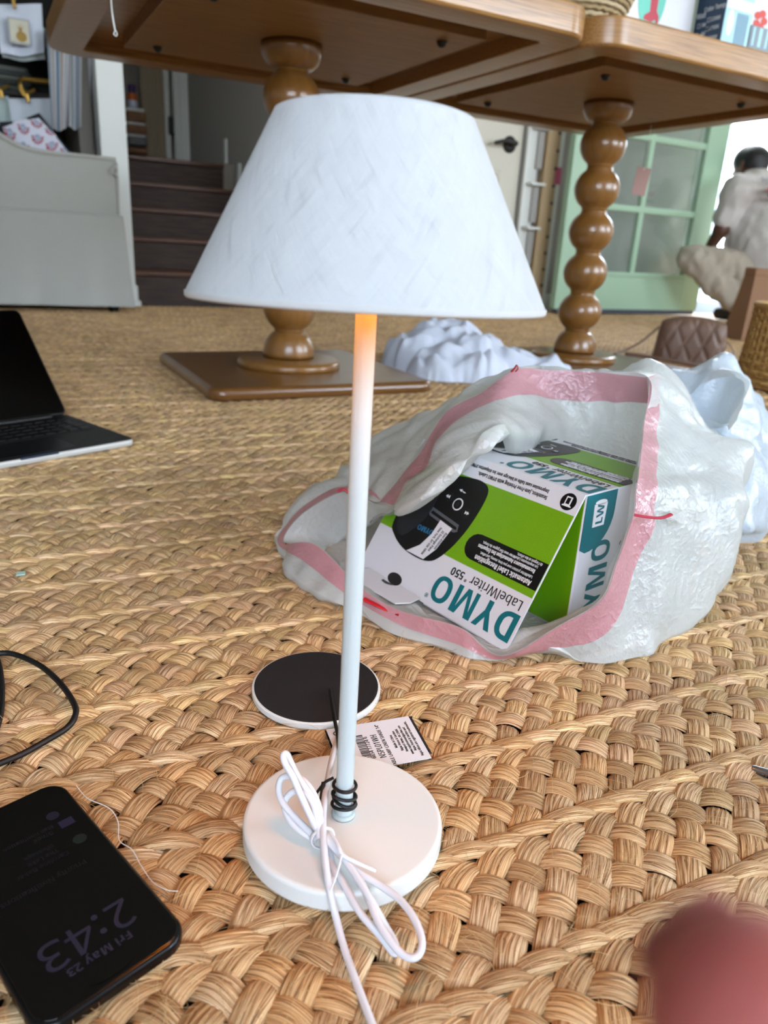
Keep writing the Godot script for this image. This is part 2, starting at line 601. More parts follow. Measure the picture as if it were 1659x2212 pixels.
func white_door() -> void:
	var o := Vector3(1.80, 0, -3.70)
	var d := Node3D.new()
	d.name = "door_1"
	d.set_meta("kind", "structure")
	add_child(d)
	d.position = V(o)
	d.rotation.y = TURN
	part_box("door_leaf", d, o, Vector3(1.80, 0.01, -3.71), Vector3(2.742, 2.045, -3.67), M.cream_door)
	# raised panels: rim and field
	for p in [[1.92, 2.22, 0.18, 0.75], [2.32, 2.62, 0.18, 0.75], [1.92, 2.62, 1.03, 1.9]]:
		var rings := []
		var hx: float = (p[1] - p[0]) / 2; var hy: float = (p[3] - p[2]) / 2
		for q in [[0.0, 0.0], [0.004, 0.012], [0.02, 0.012], [0.02, 0.012], [0.035, 0.002], [0.035, 0.002], [0.06, 0.010]]:
			rings.append(rrect(hx - q[0], hy - q[0], 0.001, q[1], 1))
		put("door_panel", stack_geo(rings, false).mesh(), M.cream_door, d, Transform3D(Basis(Vector3.RIGHT, PI / 2), Vector3((p[0] + p[1]) / 2, (p[2] + p[3]) / 2, -3.671) - o))
	# black lever on a round rose
	var at := Vector3(2.653, 0.88, -3.66) - o
	put("rose", lathe([[0.0, 0], [0.043, 0], [0.043, 0.006], [0.036, 0.014], [0.0, 0.016]], 32), M.black_metal, d, Transform3D(Basis(Vector3.RIGHT, PI / 2), at - Vector3(0, 0, 0.01)))
	var path := spline([at, at + Vector3(0, 0, 0.05), at + Vector3(-0.02, 0.002, 0.06), at + Vector3(-0.08, 0.004, 0.06), at + Vector3(-0.14, -0.010, 0.055)], 6)
	put("lever", tube(path, 0.015, 0.010, 12), M.black_metal, d)

func stairwell() -> void:
	var st := room_thing("staircase", "short dark wooden staircase climbing away behind the left table pedestal", "staircase", Vector3(0.622, 0, -3.72))
	var o := Vector3(0.622, 0, -3.72)
	var h := [0.150, 0.297, 0.440, 0.578, 0.733]
	var skirt := plain(Color(0.50, 0.47, 0.42), 0.7)
	for i in 5:
		var z := -3.72 - 0.28 * i
		var y0: float = h[i - 1] if i else -0.014
		part_box("riser", st, o, Vector3(0.625, y0, z - 0.02), Vector3(1.38, h[i] - 0.022, z), M.dark_wood, 0.001)
		var zb := z - 0.30 if i < 4 else -5.94
		part_box("tread", st, o, Vector3(0.625, h[i] - 0.022, zb), Vector3(1.385, h[i], z + 0.022), M.dark_nose, 0.006)
		part_box("stair_skirt", st, o, Vector3(1.385, -0.014, zb + 0.02), Vector3(1.45, h[i] + 0.01, z), skirt, 0.002)
		part_box("skirt_trim", st, o, Vector3(1.437, h[i] + 0.01, z - 0.17), Vector3(1.449, h[i] + 0.16, z - 0.13), M.white_paint, 0.002)
	# landing door, ajar, with its white jamb and black hinge
	var d := Node3D.new()
	d.name = "door_2"
	d.set_meta("kind", "structure")
	add_child(d)
	o = Vector3(1.12, 0.733, -5.92)
	d.position = V(o)
	d.rotation.y = TURN
	part_box("door_leaf", d, o, Vector3(1.12, 0.74, -5.95), Vector3(1.275, 2.6, -5.915), plain(Color(0.60, 0.54, 0.44), 0.6))
	for k in 5:
		part_box("door_slat", d, o, Vector3(1.135 + k * 0.028, 0.80, -5.915), Vector3(1.155 + k * 0.028, 2.55, -5.907), plain(Color(0.60, 0.54, 0.44), 0.6), 0.004)
	part_box("door_edge", d, o, Vector3(1.277, 0.74, -5.95), Vector3(1.312, 2.6, -5.91), M.white_paint)
	part_box("hinge", d, o, Vector3(1.296, 0.985, -5.925), Vector3(1.334, 1.10, -5.90), M.black_metal)
	wall_box("trim_7", Vector3(1.338, 0.733, -5.96), Vector3(1.38, 2.6, -5.90), M.white_paint)
	wall_box("trim_8", Vector3(1.384, 0.733, -5.96), Vector3(1.446, 2.6, -5.91), M.white_paint)
	# stack of shallow wooden drawers with a bottle on top
	o = Vector3(1.06, 0.733, -5.85)
	var c := room_thing("drawer_stack", "slim wooden stack of shallow trays on the landing at the stair head", "drawers", o)
	var y := 0.735
	for k in 6:
		var hh: float = [0.05, 0.045, 0.05, 0.075, 0.075, 0.085][k]
		part_box("tray", c, o, Vector3(1.0, y, -5.93), Vector3(1.125, y + hh * 0.72, -5.80), M.crate if k != 3 else M.black_plastic, 0.004)
		part_box("tray_back", c, o, Vector3(1.004, y + hh * 0.72, -5.93), Vector3(1.121, y + hh, -5.84), M.white_paint if k > 2 else M.dark_wood, 0.002)
		y += hh
	var b := room_thing("bottle", "small bottle with a purple cap and orange label on the wooden trays", "bottle", Vector3(1.05, y, -5.86))
	put("bottle_body", lathe([[0.0, 0], [0.03, 0], [0.034, 0.006], [0.034, 0.06], [0.034, 0.06], [0.03, 0.075], [0.018, 0.085], [0.0, 0.085]], 24), plain(Color(0.75, 0.77, 0.85), 0.2), b)
	put("label", lathe([[0.0345, 0.045], [0.0352, 0.046], [0.0352, 0.08], [0.031, 0.088]], 24, false), plain(Color(0.75, 0.38, 0.08), 0.5), b)
	put("cap", lathe([[0.0, 0.085], [0.026, 0.085], [0.026, 0.09], [0.026, 0.135], [0.023, 0.14], [0.0, 0.14]], 24), plain(Color(0.24, 0.14, 0.36), 0.45), b)

func far_wall_things() -> void:
	# mint French door folded back along the wall
	var o := Vector3(2.91, 0, -3.45)
	var d := Node3D.new()
	d.name = "door_3"
	d.set_meta("kind", "structure")
	add_child(d)
	d.position = V(o)
	d.rotation.y = TURN
	var z0 := -3.475; var z1 := -3.43
	part_box("door_stile", d, o, Vector3(2.91, 0.03, z0), Vector3(3.08, 2.06, z1), M.mint, 0.004)
	part_box("door_stile", d, o, Vector3(3.925, 0.03, z0), Vector3(4.095, 2.06, z1), M.mint, 0.004)
	part_box("door_rail", d, o, Vector3(3.08, 0.03, z0), Vector3(3.925, 0.235, z1), M.mint, 0.004)
	part_box("door_rail", d, o, Vector3(3.08, 1.92, z0), Vector3(3.925, 2.06, z1), M.mint, 0.004)
	for y in [0.60, 0.978, 1.36, 1.74]:
		part_box("muntin", d, o, Vector3(3.08, y - 0.018, z0 + 0.002), Vector3(3.925, y + 0.018, z1 - 0.002), M.mint, 0.006)
	part_box("muntin", d, o, Vector3(3.465, 0.235, z0 + 0.004), Vector3(3.505, 1.92, z1 - 0.004), M.mint, 0.006)
	part_box("glazing_bead", d, o, Vector3(3.08, 0.225, z1), Vector3(3.925, 0.25, z1 + 0.008), M.mint, 0.003)
	var door_glass: StandardMaterial3D = M.glass.duplicate()
	door_glass.albedo_color = Color(0.5, 0.58, 0.54, 0.25)
	door_glass.metallic_specular = 0.75
	for x in [[3.08, 3.465], [3.505, 3.925]]:
		for y in [[0.235, 0.582], [0.618, 0.96], [0.996, 1.342], [1.378, 1.722], [1.758, 1.92]]:
			part_box("pane", d, o, Vector3(x[0] - 0.005, y[0] - 0.005, -3.456), Vector3(x[1] + 0.005, y[1] + 0.005, -3.450), door_glass, 0.001)
	part_box("door_sweep", d, o, Vector3(2.93, 0.008, z0 + 0.006), Vector3(4.07, 0.034, z1 + 0.004), plain(Color(0.33, 0.36, 0.42), 0.35, 0.5, 0.6), 0.004)
	# tall measuring board leaning beside the door
	o = Vector3(2.9, 0, -3.62)
	var lb := room_thing("measuring_board", "tall narrow pine board with dark pegs beside the mint door", "board", o)
	part_box("board", lb, o, Vector3(2.86, 0.0, -3.645), Vector3(2.955, 1.6, -3.60), plain(Color(0.70, 0.60, 0.46), 0.7), 0.004)
	part_box("edge_strip", lb, o, Vector3(2.957, 0.05, -3.64), Vector3(2.985, 1.6, -3.605), M.white_paint, 0.003)
	for k in 11:
		put("peg", lathe([[0.0, 0], [0.007, 0], [0.007, 0.012], [0.0, 0.014]], 12), M.dark_wood, lb, Transform3D(Basis(Vector3.RIGHT, PI / 2), Vector3(2.935, 0.15 + k * 0.09, -3.60) - o))
	# pink and white tag pinned on the board
	part_box("sticker", lb, o, Vector3(2.94, 0.70, -3.602), Vector3(2.98, 0.79, -3.596), plain(Color(0.75, 0.35, 0.48), 0.6), 0.001)
	for k in 3:
		var y: float = [0.97, 0.69, 0.46][k]
		var s := room_thing("wall_ledge", ["small white wall ledge with a card, topmost of three by the door", "small white wall ledge with a card, between two alike", "small white wall ledge with a card, lowest of three by the door"][k], "shelf", Vector3(2.80, y, -3.60), "white ledges on the grey wall")
		put("ledge", box_mesh(Vector3(0.10, 0.015, 0.07)), M.white_paint, s, Transform3D(Basis(), Vector3(0.015, 0, -0.01)))
		put("card", box_mesh(Vector3(0.045, 0.19, 0.012)), plain(Color(0.66, 0.65, 0.63), 0.7), s, Transform3D(Basis(), Vector3(0.03, -0.105, -0.02)))

# ---------------------------------------------------------------- rug
func strand_mesh(L: float, w: float, h: float, nu: int, nv: int, bend: float, skew: float, uo: float, vo: float, us: float) -> ArrayMesh:
	var g := Geo.new()
	var rows := []
	for i in nu + 1:
		var a := i / float(nu) * 2 - 1
		var row := []
		for j in nv + 1:
			var b := j / float(nv) * 2 - 1
			var wf := 1.0 - 0.10 * a * a
			var y := h * (1.0 - 1.75 * a * a) - absf(b * b * b) * h * 0.75
			y += 0.00028 * sin(b * 17.0 + sin(a * 2.3 + uo * 9.0) * 2.0) * (1.0 - b * b * 0.6)
			row.append(Vector3(a * L / 2, y, b * w / 2 * wf + bend * (a * a - 0.3) + skew * a))
		rows.append(row)
	g.grid(rows, false, true, 1.0, 1.0)
	for k in g.uv.size():
		g.uv[k] = Vector2(uo + g.uv[k].y * us, vo + g.uv[k].x * 0.5)
	return g.mesh()

func rug() -> void:
	# fibre picture: streaks along u
	var w := 512; var h := 512
	var n := FastNoiseLite.new(); n.seed = 3; n.frequency = 1.0; n.fractal_octaves = 3
	var n2 := FastNoiseLite.new(); n2.seed = 9; n2.frequency = 1.0; n2.fractal_octaves = 2
	var hi := Image.create_empty(w, h, false, Image.FORMAT_L8)
	var ci := Image.create_empty(w, h, false, Image.FORMAT_RGB8)
	var stops := [Color(0.36, 0.25, 0.15), Color(0.61, 0.47, 0.315), Color(0.77, 0.625, 0.455), Color(0.86, 0.735, 0.565), Color(0.95, 0.865, 0.72)]
	for y in h:
		for x in w:
			var u := x / float(w); var v := y / float(h)
			var drift := n2.get_noise_2d(u * 2.2, v * 3.0) * 0.05
			var f := n.get_noise_2d(u * 3.0, (v + drift) * 62.0)
			var f2 := n.get_noise_2d(u * 2.0 + 40.0, (v + drift) * 21.0)
			var gap := absf(n.get_noise_2d(u * 2.5 + 90.0, (v + drift * 1.4) * 26.0))
			var t := 0.55 + f * 0.62 + f2 * 0.45
			t -= clampf(0.09 - gap, 0, 0.09) * 5.0
			t = clampf(t, 0, 0.999)
			hi.set_pixel(x, y, Color(t, t, t))
			var s := t * 4.0
			ci.set_pixel(x, y, stops[int(s)].lerp(stops[int(s) + 1], s - int(s)))
	var base := plain(Color(1, 1, 1), 0.55, 0.45)
	base.albedo_texture = tex(ci)
	bump_map(base, hi, 3.5)
	base.vertex_color_use_as_albedo = true
	base.uv1_scale = Vector3(1, 1, 1)
	var tints := []
	for k in 5:
		var m: StandardMaterial3D = base.duplicate()
		m.vertex_color_use_as_albedo = false
		m.albedo_color = [Color(1, 1, 1), Color(0.93, 0.9, 0.85), Color(1, 0.97, 0.92), Color(0.86, 0.82, 0.76), Color(1, 0.95, 0.87)][k]
		tints.append(m)
	var root := thing("jute_rug", "large handwoven natural jute rug of thick flat braids covering the floor", "rug")
	var c := 0.0175
	var meshes := []
	for k in 6:
		meshes.append(strand_mesh(c * 1.75, c * 0.98, 0.0040, 10, 18, [0.0006, -0.0006, 0.001, 0, -0.001, 0.0003][k], [0.001, -0.001, 0.0005, -0.0016, 0, 0.0018][k], k * 0.16, k * 0.09, 0.22))
	var ropes := []
	for k in 3:
		ropes.append(strand_mesh(0.048, 0.0125, 0.0046, 14, 16, [0.001, -0.001, 0.002][k], 0, k * 0.3, k * 0.2, 0.4))
	var fans := []
	for k in 2:
		fans.append(strand_mesh(0.038, c * 0.98, 0.0034, 12, 18, [0.003, 0.004][k], 0.002, k * 0.4, k * 0.3, 0.3))
	var simple := strand_mesh(c * 1.7, c * 0.98, 0.0040, 4, 4, 0, 0, 0.1, 0.1, 0.22)
	var simple_rope := strand_mesh(0.048, 0.0125, 0.0046, 5, 3, 0.001, 0, 0.3, 0.2, 0.4)
	var lists := []   # transforms and tones for every mesh kind
	for k in 13: lists.append([])
	var all_near := []
	var ang := deg_to_rad(27.0)
	var d := Vector3(cos(ang), 0, -sin(ang)); var nn := Vector3(sin(ang), 0, cos(ang))
	var band := 0.0722
	var off := nn.dot(Vector3(0.0423, 0, -0.3176))   # one braid edge runs through this spot
	var tone_noise := FastNoiseLite.new(); tone_noise.seed = 21; tone_noise.frequency = 6.0
	for bi in range(-62, 16):
		var v0 := off + (bi + 0.5) * band
		var shift := rng.randf() * 0.02
		var n_cells := 420
		for kind in 6:
			# rows 0..4: weave rows, 5: the twisted edge
			for s in range(-n_cells / 2, n_cells / 2):
				var u: float
				var v: float
				if kind < 5:
					u = s * c * sqrt(2.0) + (c * sqrt(0.5) if kind % 2 else 0.0) + shift
					v = (kind - 2) * c / sqrt(2.0)
				else:
					u = s * 0.0235 + shift
					v = -band / 2
				var p := d * u + nn * (v0 + v)
				if p.z > 0.25 or absf(p.x) > 0.85 * absf(p.z) + 0.95:
					continue
				var rx := p.dot(ex); var rz := p.dot(ez)
				if rz < -3.60 or rz > 1.65 or rx > 4.85 or rx < -3.3 or (rx < 0.62 and rz < -3.6):
					continue
				p += Vector3(rng.randf_range(-0.0011, 0.0011), rng.randf_range(-0.0007, 0.0005), rng.randf_range(-0.0011, 0.0011))
				var turn: float
				if kind == 5: turn = ang - deg_to_rad(12 + rng.randf_range(-4, 4))
				elif kind == 0: turn = ang + deg_to_rad(32 + rng.randf_range(-5, 5))
				elif kind % 2 == 0: turn = ang + deg_to_rad(45 + rng.randf_range(-7, 7))
				else: turn = ang - deg_to_rad(45 + rng.randf_range(-7, 7))
				var lift := 0.0
				if kind == 5: lift = 0.0008
				var sc := Vector3(rng.randf_range(0.95, 1.1), rng.randf_range(0.85, 1.2), rng.randf_range(0.93, 1.06))
				var b := Basis(Vector3.UP, turn) * Basis(Vector3.RIGHT, rng.randf_range(-0.06, 0.06)) * Basis.from_scale(sc)
				var t := Transform3D(b, p + Vector3(0, -0.0025 + lift, 0))
				var tone := 0.97 + 0.10 * tone_noise.get_noise_2d(p.x, p.z) + rng.randf_range(-0.09, 0.09)
				if kind == 5: tone += 0.05
				var col := Color(tone, tone * rng.randf_range(0.965, 1.0), tone * rng.randf_range(0.90, 0.99)).srgb_to_linear()
				var near := p.length() < 1.3 and p.z < -0.13 and absf(p.x) < 0.72 * -p.z + 0.3
				var which := 11 if kind != 5 else 12
				if near:
					which = 6 + rng.randi() % 3 if kind == 5 else (9 + rng.randi() % 2 if kind == 0 else rng.randi() % 6)
					all_near.append([p.distance_to(Vector3(0, 0.32, 0)), which, t, col])
				else:
					lists[which].append([t, col])
	all_near.sort_custom(func(a, b): return a[0] < b[0])
	var kinds := meshes + ropes + fans + [simple, simple_rope]
	var shown := 0
	var eye := Vector3(0, 0.32, 0)
	for e in all_near:
		# the strands that show largest are parts of their own
		var q: Vector3 = e[2].origin - eye
		var depth := -q.z * cos(deg_to_rad(19.93)) - q.y * sin(deg_to_rad(19.93))
		var up := q.y * cos(deg_to_rad(19.93)) - q.z * sin(deg_to_rad(19.93))
		var visible_: bool = depth > 0.05 and absf(q.x) < depth * 0.56 and absf(up) < depth * 0.72
		if shown < 300 and visible_:
			put("strand", kinds[e[1]], tints[shown * 7 % 5], root, e[2])
			shown += 1
		else:
			lists[e[1]].append([e[2], e[3]])
	for k in 13:
		if lists[k].is_empty(): continue
		var mm := MultiMesh.new()
		mm.transform_format = MultiMesh.TRANSFORM_3D
		mm.use_colors = true
		mm.mesh = kinds[k]
		mm.instance_count = lists[k].size()
		for i in lists[k].size():
			mm.set_instance_transform(i, lists[k][i][0])
			mm.set_instance_color(i, lists[k][i][1])
		var o := MultiMeshInstance3D.new()
		o.name = "braided_strands"
		o.multimesh = mm
		o.material_override = base
		o.set_meta("kind", "stuff")
		root.add_child(o, true)
	# dark backing seen between the strands
	var backing := plain(Color(0.20, 0.13, 0.07), 0.9)
	var bo := Vector3(0, 0, 0)
	put("backing", box_mesh(Vector3(8.1, 0.006, 5.3), 0.001), backing, root, Transform3D(Basis(Vector3.UP, TURN), W(0.85, -0.0105, -0.96)))
	# loose fibres standing off the weave
	var hairs := []
	for k in 5:
		var path := []
		for i in 7:
			var a := i / 6.0
			path.append(Vector3(a * 0.026 - 0.013, 0.0022 * sin(a * PI) + 0.0004 * k, 0.004 * sin(a * (2.0 + k) + k)))
		hairs.append(tube_geo(path, 0.00011, 0.00006, 4).mesh())
	for k in 5:
		var mm := MultiMesh.new()
		mm.transform_format = MultiMesh.TRANSFORM_3D
		mm.use_colors = true
		mm.mesh = hairs[k]
		mm.instance_count = 420
		for i in 420:
			var z := -0.2 - 0.75 * pow(rng.randf(), 1.5)
			var p := Vector3(rng.randf_range(-1, 1) * (0.62 * -z + 0.1), 0.0016, z)
			mm.set_instance_transform(i, Transform3D(Basis(Vector3.UP, rng.randf() * TAU) * Basis.from_scale(Vector3.ONE * rng.randf_range(0.5, 1.5)), p))
			var l := rng.randf_range(0.75, 1.0)
			mm.set_instance_color(i, Color(l * 0.85, l * 0.72, l * 0.5).srgb_to_linear())
		var o := MultiMeshInstance3D.new()
		o.name = "loose_fibres"
		o.multimesh = mm
		var hm := plain(Color(1, 1, 1), 0.6)
		hm.vertex_color_use_as_albedo = true
		o.material_override = hm
		o.set_meta("kind", "stuff")
		root.add_child(o, true)

# ---------------------------------------------------------------- tables
func tables() -> void:
	var t := thing("pedestal_table", "square oak table on a stacked-ball pedestal, left of two, directly behind the lamp shade", "table", Vector3(-0.256, 0, -1.825), TURN, "pair of oak pedestal tables pushed together")
	var s := 0.453
	# top with a rim and a recess underneath
	var rings := []
	var e := 0.006
	for q in [[0.0, 0.745], [0.355, 0.745], [0.355, 0.745], [0.378, 0.745], [0.378, 0.745], [0.378, 0.714], [0.378, 0.714], [0.38, 0.712], [s - e, 0.712], [s - 0.002, 0.7135], [s, 0.718], [s, 0.718], [s, 0.761], [s - 0.002, 0.7655], [s - e, 0.767], [s - e, 0.767], [0.0, 0.767]]:
		var r := 0.07 if q[0] > 0.4 else 0.012
		rings.append(rrect(maxf(q[0], 0.001), maxf(q[0], 0.001), r, q[1], 10))
	put("table_top", stack_geo(rings).mesh(), M.oak, t)
	put("mounting_panel", slab(0.30, 0.30, 0.004, 0.717, 0.746, 0.002, 2), M.oak_panel, t)
	for b in [[-0.235, -0.235], [0.235, -0.235], [-0.235, 0.235], [0.235, 0.235]]:
		put("bolt", lathe([[0.0, -0.011], [0.005, -0.011], [0.009, -0.007], [0.011, -0.002], [0.011, 0.001], [0.0, 0.001]], 16), M.black_metal, t, Transform3D(Basis(), Vector3(b[0], 0.717, b[1])))
	# turned pedestal
	put("pedestal_collar", lathe([[0.0, 0.668], [0.036, 0.668], [0.048, 0.672], [0.058, 0.681], [0.0645, 0.693], [0.067, 0.705], [0.067, 0.718], [0.0, 0.718]], 48), M.oak_turned, t)
	for y in [0.614, 0.502, 0.390, 0.278, 0.167]:
		var prof := []
		for k in 21:
			var a := -PI / 2 + PI * k / 20.0
			prof.append([maxf(0.0625 * cos(a), 0.0352) if absf(0.0585 * sin(a)) < 0.0562 else 0.030, clampf(0.0585 * sin(a), -0.0563, 0.0563) + y])
		put("ball", lathe(prof, 48), M.oak_turned, t)
	put("foot_ball", lathe([[0.0, 0.050], [0.062, 0.050], [0.062, 0.062], [0.0605, 0.075], [0.055, 0.092], [0.046, 0.104], [0.036, 0.112], [0.0, 0.112]], 48), M.oak_turned, t)
	put("base_ring", lathe([[0.0, 0.026], [0.118, 0.026], [0.124, 0.030], [0.126, 0.037], [0.124, 0.044], [0.116, 0.049], [0.07, 0.051], [0.0, 0.051]], 56), M.oak_turned, t)
	put("base_plate", slab(0.266, 0.266, 0.035, 0.001, 0.029, 0.0125, 8), M.oak_base, t)
	var t2: Node3D = t.duplicate()
	t2.name = numbered("pedestal_table")
	add_child(t2)
	t2.position = t.position + ex * 0.914
	t2.set_meta("label", "right of two oak ball-pedestal tables, with a basket and boxes on top")

# ---------------------------------------------------------------- lamp
func lamp() -> void:
	var t := thing("table_lamp", "small white portable table lamp with a linen cone shade, lit warm inside", "lamp", Vector3(-0.0132, 0.002, -0.3331))
	t.rotation.x = deg_to_rad(-2.0)
	put("base", lathe([[0.0, 0.0], [0.0548, 0.0], [0.0560, 0.0008], [0.0564, 0.002], [0.0564, 0.002], [0.0564, 0.0098], [0.0560, 0.0114], [0.0550, 0.0122], [0.0535, 0.0125], [0.0, 0.0125]], 96), M.white_plastic, t)
	put("pole_flange", lathe([[0.0, 0.0125], [0.0066, 0.0125], [0.0068, 0.0135], [0.0068, 0.0142], [0.0062, 0.0152], [0.0050, 0.0152], [0.0, 0.0152]], 40), M.cool_white, t)
	put("pole", lathe([[0.0, 0.0152], [0.0049, 0.0152], [0.0049, 0.0152], [0.0049, 0.348], [0.0049, 0.348], [0.0, 0.348]], 40), M.cool_white, t)
	# warm light module under the top of the shade
	var glow := plain(Color(1, 0.8, 0.5), 0.5)
	glow.emission_enabled = true
	glow.emission = Color(1.0, 0.62, 0.25)
	glow.emission_energy_multiplier = 1.2
	put("light_module", lathe([[0.005, 0.338], [0.027, 0.338], [0.028, 0.340], [0.028, 0.348], [0.0, 0.348]], 40), glow, t)
	for k in 3:
		var l := OmniLight3D.new()
		l.name = "lamp_light"
		var a := TAU * k / 3.0 + 0.9
		l.position = Vector3(cos(a) * 0.022, 0.334, sin(a) * 0.022)
		l.light_color = Color(1.0, 0.59, 0.13)
		l.light_energy = 0.022
		l.light_size = 0.003
		l.omni_range = 12.0
		l.omni_attenuation = 2.0
		l.shadow_enabled = true
		t.add_child(l, true)
	# linen shade, bias cut: threads run diagonally
	var n := FastNoiseLite.new(); n.seed = 5; n.frequency = 1.0; n.fractal_octaves = 2
	var im := Image.create_empty(1024, 512, false, Image.FORMAT_L8)
	for y in 512:
		for x in 1024:
			var p := (x + y) * 0.7071; var q := (x - y) * 0.7071
			var weave := 0.10 * sin(p * 1.9) + 0.10 * sin(q * 1.9)
			var l := 0.55 + weave + 0.32 * n.get_noise_2d(p * 0.30, q * 0.004) * absf(n.get_noise_2d(q * 0.006 + 9.0, p * 0.02)) * 2.0 + 0.32 * n.get_noise_2d(p * 0.004 + 50.0, q * 0.30) * absf(n.get_noise_2d(p * 0.006 + 30.0, q * 0.02)) * 2.0
			im.set_pixel(x, y, Color(clampf(l, 0, 1), clampf(l, 0, 1), clampf(l, 0, 1)))
	var linen := plain(Color(0.825, 0.825, 0.82), 0.9, 0.3)
	linen.albedo_texture = tex(ramp_image(im, [[0.0, Color(0.87, 0.87, 0.87)], [0.5, Color(0.96, 0.96, 0.96)], [1.0, Color(1, 1, 1)]]))
	bump_map(linen, im, 3.5)
	linen.uv1_scale = Vector3(3.0, 1.0, 1)
	var rows := []
	for k in 13:
		var s := k / 12.0
		rows.append(ring(lerpf(0.0797, 0.0430, s), lerpf(0.2945, 0.3665, s), 96))
	rows.append(ring(0.0422, 0.3682, 96)); rows.append(ring(0.0400, 0.3690, 96)); rows.append(ring(0.030, 0.3690, 96)); rows.append(ring(0.0001, 0.3688, 96))
	var g := Geo.new()
	g.grid(rows, true, false, 1.0, 1.0)
	var o := put("shade", g.mesh(), linen, t)
	put("shade_rim", lathe([[0.0768, 0.2945], [0.0775, 0.2930], [0.0790, 0.2926], [0.0798, 0.2934], [0.0798, 0.2955]], 96, false), plain(Color(0.80, 0.80, 0.79), 0.8), o)
	var inner := Geo.new()
	inner.grid([ring(0.0782, 0.2935, 64), ring(0.0412, 0.3660, 64), ring(0.0005, 0.3662, 64)], true, true)
	put("shade_lining", inner.mesh(), plain(Color(0.86, 0.84, 0.80), 0.8), o)

func cord_mat() -> StandardMaterial3D:
	return plain(Color(0.87, 0.87, 0.885), 0.42)

